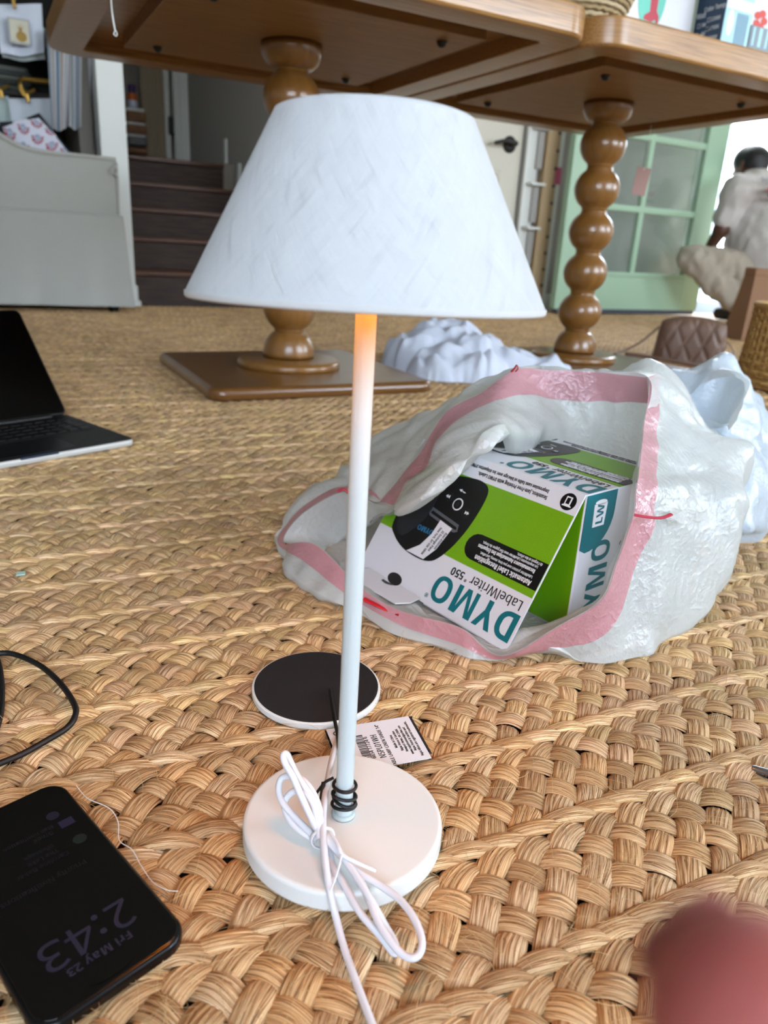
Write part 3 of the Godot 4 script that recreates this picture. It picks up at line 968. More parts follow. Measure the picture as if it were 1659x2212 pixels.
func lamp_cord() -> void:
	var t := thing("lamp_cord", "white lamp cord coiled in loops across the round lamp base and tied", "cord")
	var m := cord_mat()
	var r := 0.00182
	put("cord_run", tube(spline([Vector3(-0.0219, 0.006, -0.4153), Vector3(-0.0229, 0.01, -0.4021), Vector3(-0.0234, 0.022, -0.3699), Vector3(-0.0239, 0.027, -0.3407), Vector3(-0.0235, 0.029, -0.3181), Vector3(-0.0219, 0.029, -0.3019), Vector3(-0.0196, 0.025, -0.2897), Vector3(-0.016, 0.018, -0.2772), Vector3(-0.0121, 0.009, -0.2702), Vector3(-0.0068, 0.0045, -0.257), Vector3(0, 0.0042, -0.2402), Vector3(0.0069, 0.0042, -0.2238), Vector3(0.0131, 0.0042, -0.2094)], 8), r, r, 12), m, t)
	put("loop", tube(spline([Vector3(-0.0237, 0.026, -0.3049), Vector3(-0.0302, 0.034, -0.3107), Vector3(-0.0356, 0.042, -0.3155), Vector3(-0.0409, 0.05, -0.3206), Vector3(-0.0452, 0.055, -0.3238), Vector3(-0.0469, 0.058, -0.3271), Vector3(-0.0452, 0.058, -0.3284), Vector3(-0.0424, 0.052, -0.3278), Vector3(-0.038, 0.046, -0.3242), Vector3(-0.0312, 0.041, -0.3183), Vector3(-0.027, 0.036, -0.3152), Vector3(-0.0245, 0.031, -0.3107), Vector3(-0.0228, 0.027, -0.3039)], 8), r, r, 12), m, t)
	put("loop", tube(spline([Vector3(-0.0252, 0.023, -0.3054), Vector3(-0.0317, 0.025, -0.3102), Vector3(-0.0399, 0.029, -0.3154), Vector3(-0.0464, 0.034, -0.3198), Vector3(-0.0489, 0.038, -0.3245), Vector3(-0.0477, 0.042, -0.3282), Vector3(-0.0423, 0.044, -0.3279), Vector3(-0.036, 0.043, -0.3263), Vector3(-0.0307, 0.04, -0.3224), Vector3(-0.0263, 0.033, -0.3186), Vector3(-0.024, 0.027, -0.3124), Vector3(-0.023, 0.023, -0.3056)], 8), r, r, 12), m, t)
	put("loop", tube(spline([Vector3(-0.0258, 0.02, -0.3074), Vector3(-0.0326, 0.022, -0.3097), Vector3(-0.0396, 0.025, -0.3133), Vector3(-0.0441, 0.029, -0.3178), Vector3(-0.0448, 0.033, -0.321), Vector3(-0.042, 0.037, -0.3228), Vector3(-0.0371, 0.04, -0.3219), Vector3(-0.032, 0.041, -0.3176), Vector3(-0.0282, 0.037, -0.314), Vector3(-0.0258, 0.031, -0.3093), Vector3(-0.024, 0.026, -0.3024)], 8), r, r, 12), m, t)
	put("loop", tube(spline([Vector3(-0.0205, 0.026, -0.3038), Vector3(-0.0109, 0.023, -0.2947), Vector3(-0.0023, 0.021, -0.2871), Vector3(0.0093, 0.02, -0.2803), Vector3(0.018, 0.02, -0.2735), Vector3(0.0247, 0.02, -0.2641), Vector3(0.0283, 0.019, -0.2556), Vector3(0.0288, 0.018, -0.2492), Vector3(0.0263, 0.016, -0.2458), Vector3(0.0215, 0.015, -0.2467), Vector3(0.0159, 0.016, -0.251), Vector3(0.0091, 0.018, -0.2599), Vector3(0.0035, 0.02, -0.2716), Vector3(-0.0021, 0.02, -0.2849), Vector3(-0.01, 0.02, -0.2953), Vector3(-0.0203, 0.022, -0.3057)], 8), r, r, 12), m, t)
	put("loop", tube(spline([Vector3(-0.0219, 0.021, -0.3076), Vector3(-0.0181, 0.019, -0.2957), Vector3(-0.0098, 0.019, -0.2819), Vector3(-0.0004, 0.016, -0.2677), Vector3(0.0095, 0.012, -0.2593), Vector3(0.0154, 0.009, -0.254), Vector3(0.0174, 0.009, -0.2532), Vector3(0.0166, 0.012, -0.256), Vector3(0.0116, 0.016, -0.2618), Vector3(0.0044, 0.021, -0.2708), Vector3(-0.0012, 0.023, -0.2787), Vector3(-0.0089, 0.025, -0.2893), Vector3(-0.02, 0.027, -0.3012)], 8), r, r, 12), m, t)
	put("loop", tube(spline([Vector3(-0.0232, 0.022, -0.3107), Vector3(-0.0209, 0.02, -0.297), Vector3(-0.0183, 0.018, -0.2886), Vector3(-0.0159, 0.017, -0.2848), Vector3(-0.0147, 0.017, -0.2874), Vector3(-0.0168, 0.019, -0.2952), Vector3(-0.0211, 0.022, -0.3092)], 8), r, r, 12), m, t)
	# paper twist tie
	var tie := plain(Color(0.86, 0.86, 0.87), 0.6)
	var c := Vector3(-0.0225, 0.024, -0.3054)
	var band := []
	for k in 25:
		var a := TAU * k / 24.0
		band.append(c + Vector3(cos(a) * 0.0058, sin(a) * 0.0056, -sin(a) * 0.0010 - cos(a) * 0.0022))
	put("twist_tie", tube_geo(band, 0.0011, 0.0011, 8, 0.6).mesh(), tie, t)
	put("tie_end", tube_geo(spline([Vector3(-0.0183, 0.031, -0.3023), Vector3(-0.0154, 0.031, -0.2971), Vector3(-0.0129, 0.031, -0.292), Vector3(-0.011, 0.029, -0.2897), Vector3(-0.0037, 0.026, -0.2884), Vector3(0.0063, 0.022, -0.2877)], 5), 0.0010, 0.0009, 8, 0.7).mesh(), tie, t)
	put("tie_end", tube_geo(spline([Vector3(-0.0114, 0.03, -0.2889), Vector3(-0.0127, 0.027, -0.2818), Vector3(-0.0155, 0.022, -0.2739)], 5), 0.0007, 0.0005, 6, 0.7).mesh(), tie, t)
	# black elastic of the swing tag, wound round the foot of the pole
	var e := thing("hang_tag", "white folded swing tag on a black elastic beside the lamp base", "tag")
	var em: Material = M.black_rubber
	for q in [[0.0330, 0.10, 0.2], [0.0235, -0.22, 0.0], [0.0200, 0.12, 1.2], [0.0262, 0.30, 2.4]]:
		var path := []
		for k in 33:
			var a := TAU * k / 32.0
			var rr := 0.0062 + 0.0006 * sin(a * 2 + q[2])
			path.append(Vector3(-0.0132 + cos(a) * rr, q[0] + 0.002 + q[1] * rr * cos(a - q[2]), -0.3338 + sin(a) * rr))
		put("elastic_loop", tube(path, 0.0010, 0.0010, 8), em, e)
	put("toggle", tube([Vector3(-0.0256, 0.03, -0.3409), Vector3(-0.0259, 0.027, -0.336), Vector3(-0.0261, 0.022, -0.3291)], 0.0013, 0.0012, 8), em, e)
	put("elastic", tube(spline([Vector3(-0.0295, 0.024, -0.3384), Vector3(-0.0272, 0.028, -0.3385), Vector3(-0.0248, 0.031, -0.3398), Vector3(-0.0201, 0.034, -0.3404)], 5), 0.0009, 0.0009, 8), em, e)
	put("elastic", tube(spline([Vector3(-0.0323, 0.01, -0.4641), Vector3(-0.0296, 0.01, -0.4491), Vector3(-0.0253, 0.01, -0.4249), Vector3(-0.0226, 0.012, -0.4097), Vector3(-0.0183, 0.02, -0.3742), Vector3(-0.0166, 0.034, -0.3423)], 6), 0.0013, 0.0013, 8), em, e)
	var tl := Vector3(-0.0308, 0.008, -0.4184); var tr := Vector3(0.0254, 0.008, -0.4389); var br := Vector3(0.0317, 0.006, -0.3956)
	var x := (tr - tl).normalized()
	var y := (tr - br); y = (y - x * x.dot(y)).normalized()
	var wd := tl.distance_to(tr); var ht := tr.distance_to(br)
	var fr := frame(tl, x, y)   # x along the long edge, y to the far edge
	put("card", plate(rect2(0, -ht, wd, 0), 0.0005), M.paper, e, fr)
	put("back_leaf", plate(rect2(0, -ht + 0.008, wd + 0.004, 0.004), 0.0005), plain(Color(0.13, 0.11, 0.12), 0.45), e, fr.translated_local(Vector3(0, 0, -0.004)))
	put("fold", plate(rect2(0, -0.004, wd + 0.003, 0), 0.0004), plain(Color(0.16, 0.13, 0.14), 0.4), e, Transform3D(fr.basis * Basis(Vector3.RIGHT, PI / 2), fr.origin))
	var up := func(px: float, py: float) -> Transform3D: return frame(fr * Vector3(px, py, 0.0006), y, -x)
	var lines := [[0.0430, "Made in China", 0.0026], [0.0462, "Napa Home & Garden", 0.0026], [0.0492, "Newport News, VA 23606", 0.0026], [0.0522, "www.napahomeandgarden.com", 0.0026], [0.0552, "Napa Home & Garden and", 0.0026], [0.0582, "Napa Allura are registered trademarks.", 0.0026]]
	for l in lines:
		lettering("lettering", l[1], l[2], M.ink, e, up.call(l[0] * 0.945, -ht * 0.52), false, "Droid Sans", HORIZONTAL_ALIGNMENT_CENTER, 0.78)
	lettering("lettering", "TABLE LAMP LINEN SHADE 14\"", 0.0036, M.ink, e, up.call(0.0345, -ht * 0.56), false, "Droid Sans", HORIZONTAL_ALIGNMENT_CENTER, 0.85)
	lettering("lettering", "N5PL01WH", 0.0062, M.ink, e, up.call(0.0292, -ht * 0.56), false, "Droid Sans", HORIZONTAL_ALIGNMENT_CENTER, 0.75)
	lettering("lettering", "6654 17724 6", 0.0040, M.ink, e, up.call(0.0232, -ht * 0.56), false, "Droid Sans", HORIZONTAL_ALIGNMENT_CENTER, 0.9)
	var bars := Geo.new()
	var bx := -ht + 0.003
	for k in 24:
		var bw := rng.randf_range(0.0003, 0.0009)
		bars.add(box_geo(Vector3(0.006, bw, 0.0002), 0.00005), Transform3D(Basis(), Vector3(0.019, bx, 0.0006)))
		bx += bw + rng.randf_range(0.0004, 0.0009)
	put("barcode", bars.mesh(), M.ink, e, fr)
	put("eyelet", lathe([[0.0014, 0], [0.0022, 0], [0.0022, 0.0004], [0.0014, 0.0004], [0.0014, 0]], 16, false), M.brass, e, Transform3D(fr.basis * Basis(Vector3.RIGHT, PI / 2), fr * Vector3(0.0055, -0.006, 0.0006)))
	# round black-topped pad
	var d := thing("round_pad", "flat white disc with a black felt top lying behind the lamp base", "disc", Vector3(-0.0433, 0.0012, -0.4745))
	put("rim", lathe([[0.0, 0], [0.0475, 0], [0.0482, 0.0008], [0.0482, 0.0045], [0.0478, 0.0052], [0.0462, 0.0052], [0.0, 0.0052]], 80), M.white_plastic, d)
	var felt := plain(Color(0.17, 0.165, 0.165), 0.95, 0.2)
	bump_map(felt, noise_image(256, 256, 1, 1, 8, 2, 0.3), 3.0)
	tri(felt, Vector3(30, 30, 30))
	put("felt_top", lathe([[0.0, 0.0050], [0.0464, 0.0050], [0.0464, 0.0058], [0.0460, 0.0061], [0.0, 0.0061]], 80), felt, d)
	put("tab", box_mesh(Vector3(0.007, 0.0045, 0.004), 0.001), M.white_plastic, d, Transform3D(Basis(), Vector3(-0.0296, 0.003, -0.4326) - Vector3(-0.0433, 0.0012, -0.4745)))

# ---------------------------------------------------------------- carton
func carton() -> void:
	var H := 0.130; var Wd := 0.205; var D := 0.140
	var theta := atan2(-0.7725, 0.635)
	var t := thing("printer_carton", "open white and green label printer carton lying upside down in the plastic bag", "box", Vector3(0.169, 0.003, -0.584), theta)
	var white := plain(Color(0.84, 0.84, 0.85), 0.38)
	var green := plain(Color(0.38, 0.60, 0.03), 0.35)
	var zig: StandardMaterial3D = green.duplicate()
	var zi := Image.create_empty(256, 256, false, Image.FORMAT_RGB8)
	for y in 256:
		for x in 256:
			var s := fposmod(y + absf(fposmod(x, 64) - 32) * 1.2, 10.0)
			zi.set_pixel(x, y, Color(1, 1, 1) if s > 1.6 else Color(1.0, 1.0, 0.75))
			if s <= 1.6: zi.set_pixel(x, y, Color(1, 1, 1))
			else: zi.set_pixel(x, y, Color(0.86, 0.90, 0.7))
	zig.albedo_color = Color(0.47, 0.68, 0.05)
	zig.albedo_texture = tex(zi)
	zig.uv1_scale = Vector3(16, 16, 1)
	var black := plain(Color(0.018, 0.018, 0.02), 0.3)
	put("body", box_mesh(Vector3(Wd, H, D), 0.0012), white, t, Transform3D(Basis(), Vector3(-Wd / 2, H / 2, -D / 2)))
	put("front_panel", box_mesh(Vector3(Wd - 0.003, H - 0.004, 0.0006), 0.0002), green, t, Transform3D(Basis(), Vector3(-Wd / 2, H / 2, 0.0003)))
	# right side: white with a green strip and a black band at the back
	var side := Transform3D(Basis(Vector3(0, 0, 1), Vector3(0, 1, 0), Vector3(-1, 0, 0)), Vector3.ZERO)
	side = frame(Vector3(0.0002, 0, 0), Vector3(0, 0, -1), Vector3.UP)   # x to the back, y up
	put("side_print", plate(rect2(0.078, 0.001, 0.092, H - 0.001)), zig, t, side)
	put("side_print", plate(rect2(0.092, 0.001, D - 0.001, H - 0.001)), black, t, side)
	var badge := [Vector2(0.0005, H - 0.0005), Vector2(0.0005, H - 0.050)]
	for k in 9:
		var a := -PI / 2 + k / 8.0 * PI / 2
		badge.append(Vector2(0.008 + 0.035 * cos(a), H - 0.020 + 0.034 * sin(a)))
	badge.append(Vector2(0.043, H - 0.0005))
	put("badge", plate(badge), M.teal, t, side)
	put("badge_roll", plate(oval2(0.021, H - 0.021, 0.008, 0.0025, 20)), M.white_ink, t, side.translated_local(Vector3(0, 0.012, 0.0004)) )
	put("badge_roll", plate([Vector2(0.013, H - 0.033), Vector2(0.029, H - 0.033), Vector2(0.030, H - 0.012), Vector2(0.012, H - 0.012)]), M.white_ink, t, side.translated_local(Vector3(0.0, 0.002, 0.0004)))
	lettering("lettering", "LW", 0.013, M.teal, t, frame(Vector3(0.0012, H - 0.020, -0.021), Vector3.UP, Vector3(0, 0, 1)), true)
	lettering("lettering", "DYMO", 0.036, M.teal, t, frame(Vector3(0.0004, 0.040, -0.033), Vector3.UP, Vector3(0, 0, 1)), true, "Droid Sans", HORIZONTAL_ALIGNMENT_CENTER, 0.86)
	lettering("lettering", "LabelWriter 550", 0.0105, M.ink, t, frame(Vector3(0.0004, 0.040, -0.064), Vector3.UP, Vector3(0, 0, 1)), false, "Droid Sans", HORIZONTAL_ALIGNMENT_CENTER, 1.0)
	# the same print on the lid's top and on the hanging front flap
	var top := frame(Vector3(0, H + 0.0002, 0), Vector3(-1, 0, 0), Vector3(0, 0, 1))   # x along the words, y towards the front edge
	face_print(t, top, Wd, D, zig, black, 0.0)
	var c := Vector3(0, -0.125, 0.078).normalized()
	var L := 0.1465
	var hinge := Vector3(0, H + 0.0004, 0.001)
	var flap := frame(hinge, Vector3(-1, 0, 0), c)   # x along the words, y away from the hinge
	var f := put("flap", plate(rect2(0, 0, Wd, L), 0.0018), white, t, flap)
	face_print(f, Transform3D(Basis(), Vector3(0, L, 0.0019)), Wd, L, zig, black, 1.0)
	put("flap_back", plate(rect2(0.0005, 0.0005, Wd, L - 0.0005), 0.0006), plain(Color(0.42, 0.36, 0.31), 0.8), f, Transform3D(Basis(), Vector3(0, 0, -0.0006)))
	# tuck flap with a thumb cut at the free edge
	var tuck := [Vector2(0.108, 0.0), Vector2(0.104, 0.016), Vector2(0.109, 0.030), Vector2(0.185, 0.032), Vector2(0.187, 0.0)]
	for k in 9:
		var a := k / 8.0 * PI
		tuck.append(Vector2(0.150 + 0.011 * cos(a), 0.0105 * sin(a)))
	put("tuck_flap", plate(tuck, 0.0012), M.paper, f, Transform3D(Basis(Vector3.RIGHT, deg_to_rad(62)), Vector3(0, L - 0.002, 0.003)))
	put("thumb_hole", plate(oval2(0.150, L - 0.006, 0.010, 0.006, 20), 0.0003), plain(Color(0.10, 0.10, 0.10), 0.7), f, Transform3D(Basis(), Vector3(0, 0, 0.0019)))
	put("tuck_lip", plate(rect2(0.002, 0, 0.104, 0.024), 0.0012), white, f, Transform3D(Basis(Vector3.RIGHT, deg_to_rad(-118)), Vector3(0, L, 0.001)))

# print: local x along the words, local y = 0 at the brand edge and negative going towards the icon edge
func face_print(p: Node3D, fr: Transform3D, Wd: float, L: float, zig: Material, black: Material, kind: float) -> void:
	var at := func(x: float, y: float, z := 0.0) -> Transform3D: return fr * Transform3D(Basis(), Vector3(x, y, z))
	put("print_field", plate(rect2(0.0005, -0.86 * L, Wd - 0.0005, -0.335 * L), 0.0002), zig, p, fr)
	# black pill with the claims
	var pill := [Vector2(0.0006, -0.55 * L), Vector2(0.0006, -0.38 * L)]
	for k in 9:
		var a := PI / 2 - k / 8.0 * PI
		pill.append(Vector2(0.078 + 0.0125 * cos(a), -0.465 * L + 0.085 * L * sin(a)))
	put("print_band", plate(pill, 0.0002), black, p, fr.translated_local(Vector3(0, 0, 0.0003)))
	lettering("lettering", "Automatic Label Recognition", 0.0066, M.white_ink, p, at.call(0.041, -0.408 * L, 0.0006), true, "Droid Sans", HORIZONTAL_ALIGNMENT_CENTER, 0.72)
	lettering("lettering", "LabelWriter printers save you time, money, and effort.", 0.0035, M.white_ink, p, at.call(0.040, -0.444 * L, 0.0006), false, "Droid Sans", HORIZONTAL_ALIGNMENT_CENTER, 0.72)
	lettering("lettering", "Reconnaissance Automatique Des Étiquettes", 0.0050, M.white_ink, p, at.call(0.043, -0.480 * L, 0.0006), true, "Droid Sans", HORIZONTAL_ALIGNMENT_CENTER, 0.62)
	lettering("lettering", "Les imprimantes LabelWriter vous font gagner du temps,", 0.0035, M.white_ink, p, at.call(0.041, -0.509 * L, 0.0006), false, "Droid Sans", HORIZONTAL_ALIGNMENT_CENTER, 0.72)
	lettering("lettering", "de l'argent et des efforts.", 0.0035, M.white_ink, p, at.call(0.020, -0.532 * L, 0.0006), false, "Droid Sans", HORIZONTAL_ALIGNMENT_CENTER, 0.72)
	lettering("lettering", "DYMO", 0.035, M.teal, p, at.call(0.052, -0.135 * L, 0.0003), true, "Droid Sans", HORIZONTAL_ALIGNMENT_CENTER, 1.02)
	lettering("lettering", "®", 0.006, M.teal, p, at.call(0.1045, -0.055 * L, 0.0003))
	lettering("lettering", "LabelWriter", 0.0125, M.ink, p, at.call(0.036, -0.268 * L, 0.0003), false, "Droid Sans", HORIZONTAL_ALIGNMENT_CENTER, 0.95)
	lettering("lettering", "®", 0.004, M.ink, p, at.call(0.0715, -0.25 * L, 0.0003))
	lettering("lettering", "550", 0.0105, M.ink, p, at.call(0.083, -0.268 * L, 0.0003), true, "Droid Sans", HORIZONTAL_ALIGNMENT_CENTER, 0.95)
	lettering("lettering", "Seamless, Jam-Free Printing with DYMO Labels.", 0.0050, M.ink, p, at.call(0.075, -0.905 * L, 0.0003), true, "Droid Sans", HORIZONTAL_ALIGNMENT_CENTER, 0.74)
	lettering("lettering", "Impression sans faille ni blocage avec les étiquettes DYMO.", 0.0046, M.ink, p, at.call(0.083, -0.945 * L, 0.0003), true, "Droid Sans", HORIZONTAL_ALIGNMENT_CENTER, 0.74)
	lettering("lettering", "Up to 62", 0.0050, M.ink, p, at.call(0.172, -0.905 * L, 0.0003), true, "Droid Sans", HORIZONTAL_ALIGNMENT_CENTER, 0.74)
	lettering("lettering", "Réduit", 0.0046, M.ink, p, at.call(0.170, -0.945 * L, 0.0003), true, "Droid Sans", HORIZONTAL_ALIGNMENT_CENTER, 0.74)
	for x in [0.012, 0.147]:
		put("icon_disc", plate(oval2(x, -0.928 * L, 0.0078, 0.0078, 28), 0.0002), black, p, fr)
		put("icon", plate([Vector2(x - 0.003, -0.928 * L - 0.0045), Vector2(x + 0.003, -0.928 * L - 0.0045), Vector2(x + 0.003, -0.928 * L + 0.003), Vector2(x + 0.0045, -0.928 * L + 0.0035), Vector2(x + 0.0045, -0.928 * L + 0.0045), Vector2(x - 0.0045, -0.928 * L + 0.0045), Vector2(x - 0.0045, -0.928 * L + 0.0035), Vector2(x - 0.003, -0.928 * L + 0.003)], 0.0002), M.white_ink, p, fr.translated_local(Vector3(0, 0, 0.0003)))
		put("icon", plate(rect2(x - 0.0018, -0.928 * L - 0.0034, x + 0.0018, -0.928 * L + 0.0022), 0.0001), black, p, fr.translated_local(Vector3(0, 0, 0.0006)))
	# pictured label printer, printed flat
	var dark := plain(Color(0.032, 0.032, 0.036), 0.35)
	var gray := plain(Color(0.13, 0.135, 0.145), 0.35)
	var pale := plain(Color(0.33, 0.34, 0.36), 0.3)
	var body := []
	for q in [[0.094, -0.80], [0.105, -0.86], [0.125, -0.855], [0.150, -0.82], [0.175, -0.76], [0.188, -0.66], [0.188, -0.38], [0.178, -0.30], [0.160, -0.25], [0.140, -0.235], [0.124, -0.245], [0.113, -0.29], [0.102, -0.42], [0.095, -0.60]]:
		body.append(Vector3(q[0], q[1] * L, 0))
	var sm := []
	for q in spline(body, 4, true): sm.append(Vector2(q.x, q.y))
	put("pictured_printer", plate(sm, 0.0002), dark, p, fr.translated_local(Vector3(0, 0, 0.0003)))
	var lid := []
	for q in spline([Vector3(0.150, -0.70 * L, 0), Vector3(0.172, -0.62 * L, 0), Vector3(0.184, -0.48 * L, 0), Vector3(0.180, -0.36 * L, 0), Vector3(0.166, -0.33 * L, 0), Vector3(0.150, -0.50 * L, 0)], 5, true): lid.append(Vector2(q.x, q.y))
	put("pictured_window", plate(lid, 0.0002), gray, p, fr.translated_local(Vector3(0, 0, 0.0006)))
	put("pictured_slot", plate([Vector2(0.106, -0.50 * L), Vector2(0.108, -0.545 * L), Vector2(0.148, -0.585 * L), Vector2(0.150, -0.545 * L), Vector2(0.147, -0.525 * L), Vector2(0.110, -0.485 * L)], 0.0002), pale, p, fr.translated_local(Vector3(0, 0, 0.0006)))
	put("pictured_slot", plate([Vector2(0.108, -0.505 * L), Vector2(0.109, -0.525 * L), Vector2(0.146, -0.563 * L), Vector2(0.147, -0.543 * L)], 0.0001), dark, p, fr.translated_local(Vector3(0, 0, 0.0009)))
	var strip := []
	for q in [[0.113, -0.505], [0.131, -0.525], [0.133, -0.42], [0.140, -0.32], [0.153, -0.245], [0.128, -0.245], [0.119, -0.34]]: strip.append(Vector2(q[0], q[1] * L))
	put("pictured_label", plate(strip, 0.0002), M.paper, p, fr.translated_local(Vector3(0, 0, 0.0010)))
	var dir := Vector3(-0.10, 0.93, 0).normalized()
	for k in 3:
		var o := fr * Vector3(0.1185 + k * 0.0052, (-0.40 + k * 0.012) * L, 0.0013)
		lettering("lettering", ["Ryan Ahlstrom", "32 Exchange Place", "New York, NY USA 10004"][k], 0.0038, M.ink, p, Transform3D(fr.basis * Basis(Vector3(0.22, 0.975, 0), Vector3(-0.975, 0.22, 0), Vector3(0, 0, 1)), o), true, "Droid Sans", HORIZONTAL_ALIGNMENT_CENTER, 0.72)
	lettering("lettering", "DYMO", 0.0075, plain(Color(0.15, 0.42, 0.58), 0.4), p, at.call(0.1435, -0.425 * L, 0.0008), true)
	for q in [[0.121, -0.665, 0.0062], [0.107, -0.635, 0.0048], [0.135, -0.690, 0.0048]]:
		put("pictured_button", plate(oval2(q[0], q[1] * L, q[2], q[2], 24), 0.0001), M.white_ink if q[2] > 0.006 else gray, p, fr.translated_local(Vector3(0, 0, 0.0006)))
		put("pictured_button", plate(oval2(q[0], q[1] * L, q[2] * 0.8, q[2] * 0.8, 24), 0.0001), dark, p, fr.translated_local(Vector3(0, 0, 0.0008)))
	for q in [[0.107, -0.635, 1.0], [0.135, -0.690, -1.0]]:
		for k in 2:
			var x: float = q[0] + (k - 0.6) * 0.0026 * q[2]
			put("pictured_arrow", plate([Vector2(x, q[1] * L - 0.0018), Vector2(x, q[1] * L + 0.0018), Vector2(x - 0.0026 * q[2], q[1] * L)], 0.0001), M.white_ink, p, fr.translated_local(Vector3(0, 0, 0.0010)))
	put("pictured_power", plate(oval2(0.121, -0.665 * L, 0.0022, 0.0022, 20, 0.7, 5.2), 0.0001), gray, p, fr.translated_local(Vector3(0, 0, 0.0010)))
	put("pictured_symbol", plate([Vector2(0.118, -0.752 * L), Vector2(0.1205, -0.748 * L), Vector2(0.1245, -0.757 * L), Vector2(0.1242, -0.748 * L), Vector2(0.1280, -0.760 * L), Vector2(0.1240, -0.768 * L), Vector2(0.1244, -0.760 * L), Vector2(0.1200, -0.756 * L)], 0.0001), M.white_ink, p, fr.translated_local(Vector3(0, 0, 0.0006)))

# ---------------------------------------------------------------- plastic bags
# surface through control rings (each a closed list of points), with crumple along the normals
func film(rings: Array, per_u: int, per_v: int, amp: Array, seed_: int, from_v := 0.0, to_v := 1.0, lift := 0.0, closed := true) -> ArrayMesh:
	var cols := []
	for r in rings: cols.append(spline(r, per_u, closed))
	var m: int = cols[0].size()
	var R := cols.size()
	var rows := []
	var amps := []
	var count := int(ceil((R - 1) * per_v * (to_v - from_v))) + 1
	for i in count:
		var s := lerpf(from_v, to_v, i / float(count - 1)) * (R - 1)
		var k := mini(int(s), R - 2)
		var f := s - k
		var row := []
		for j in m:
			var a: Vector3 = cols[maxi(k - 1, 0)][j]
			var b: Vector3 = cols[k][j]
			var c: Vector3 = cols[k + 1][j]
			var d: Vector3 = cols[mini(k + 2, R - 1)][j]
			var q := b.cubic_interpolate(c, a, d, f)
			row.append(q.lerp(b.lerp(c, f), 0.6))
		rows.append(row)
		amps.append(lerpf(amp[k], amp[k + 1], f))
	var n := FastNoiseLite.new(); n.seed = seed_; n.frequency = 9.0; n.fractal_type = FastNoiseLite.FRACTAL_NONE
	var r1 := FastNoiseLite.new(); r1.seed = seed_ + 1; r1.frequency = 13.0; r1.fractal_type = FastNoiseLite.FRACTAL_RIDGED; r1.fractal_octaves = 2
	var cell := FastNoiseLite.new(); cell.seed = seed_ + 2; cell.noise_type = FastNoiseLite.TYPE_CELLULAR; cell.frequency = 16.0
	cell.cellular_return_type = FastNoiseLite.RETURN_DISTANCE2_SUB
	cell.fractal_type = FastNoiseLite.FRACTAL_NONE
	var g := Geo.new()
	g.grid(rows, closed, false)
	var base := g.mesh()
	var nor: PackedVector3Array = base.surface_get_arrays(0)[Mesh.ARRAY_NORMAL]
	var w := m + (1 if closed else 0)
	var folds := RandomNumberGenerator.new(); folds.seed = 900
	var dirs := []
	for k in 9:
		var fd := Vector3(folds.randf_range(-1, 1), folds.randf_range(-1, 1), folds.randf_range(-1, 1)).normalized()
		dirs.append([fd, lerpf(12.0, 75.0, pow(k / 8.0, 1.3)), folds.randf() * 9.0])
	for i in count:
		for j in w:
			var q := i * w + j
			var p := g.v[q]
			var nn := nor[i * w + (j % m)]
			var sp := Vector3(p.x * 1.0, p.y * 0.7, p.z)
			var h := n.get_noise_3dv(sp) * 0.8
			var wp := Vector3(n.get_noise_3dv(sp + Vector3(7, 0, 0)), n.get_noise_3dv(sp + Vector3(0, 7, 0)), 0) * 0.035
			for e in dirs:
				h += (absf(fposmod((sp + wp).dot(e[0]) * e[1] + e[2], 2.0) - 1.0) - 0.5) * 19.0 / e[1]
			var o: Vector3 = p + nn * (h * amps[i] + lift)
			o.y = maxf(o.y, 0.0025)
			g.v[q] = o
	return g.mesh()

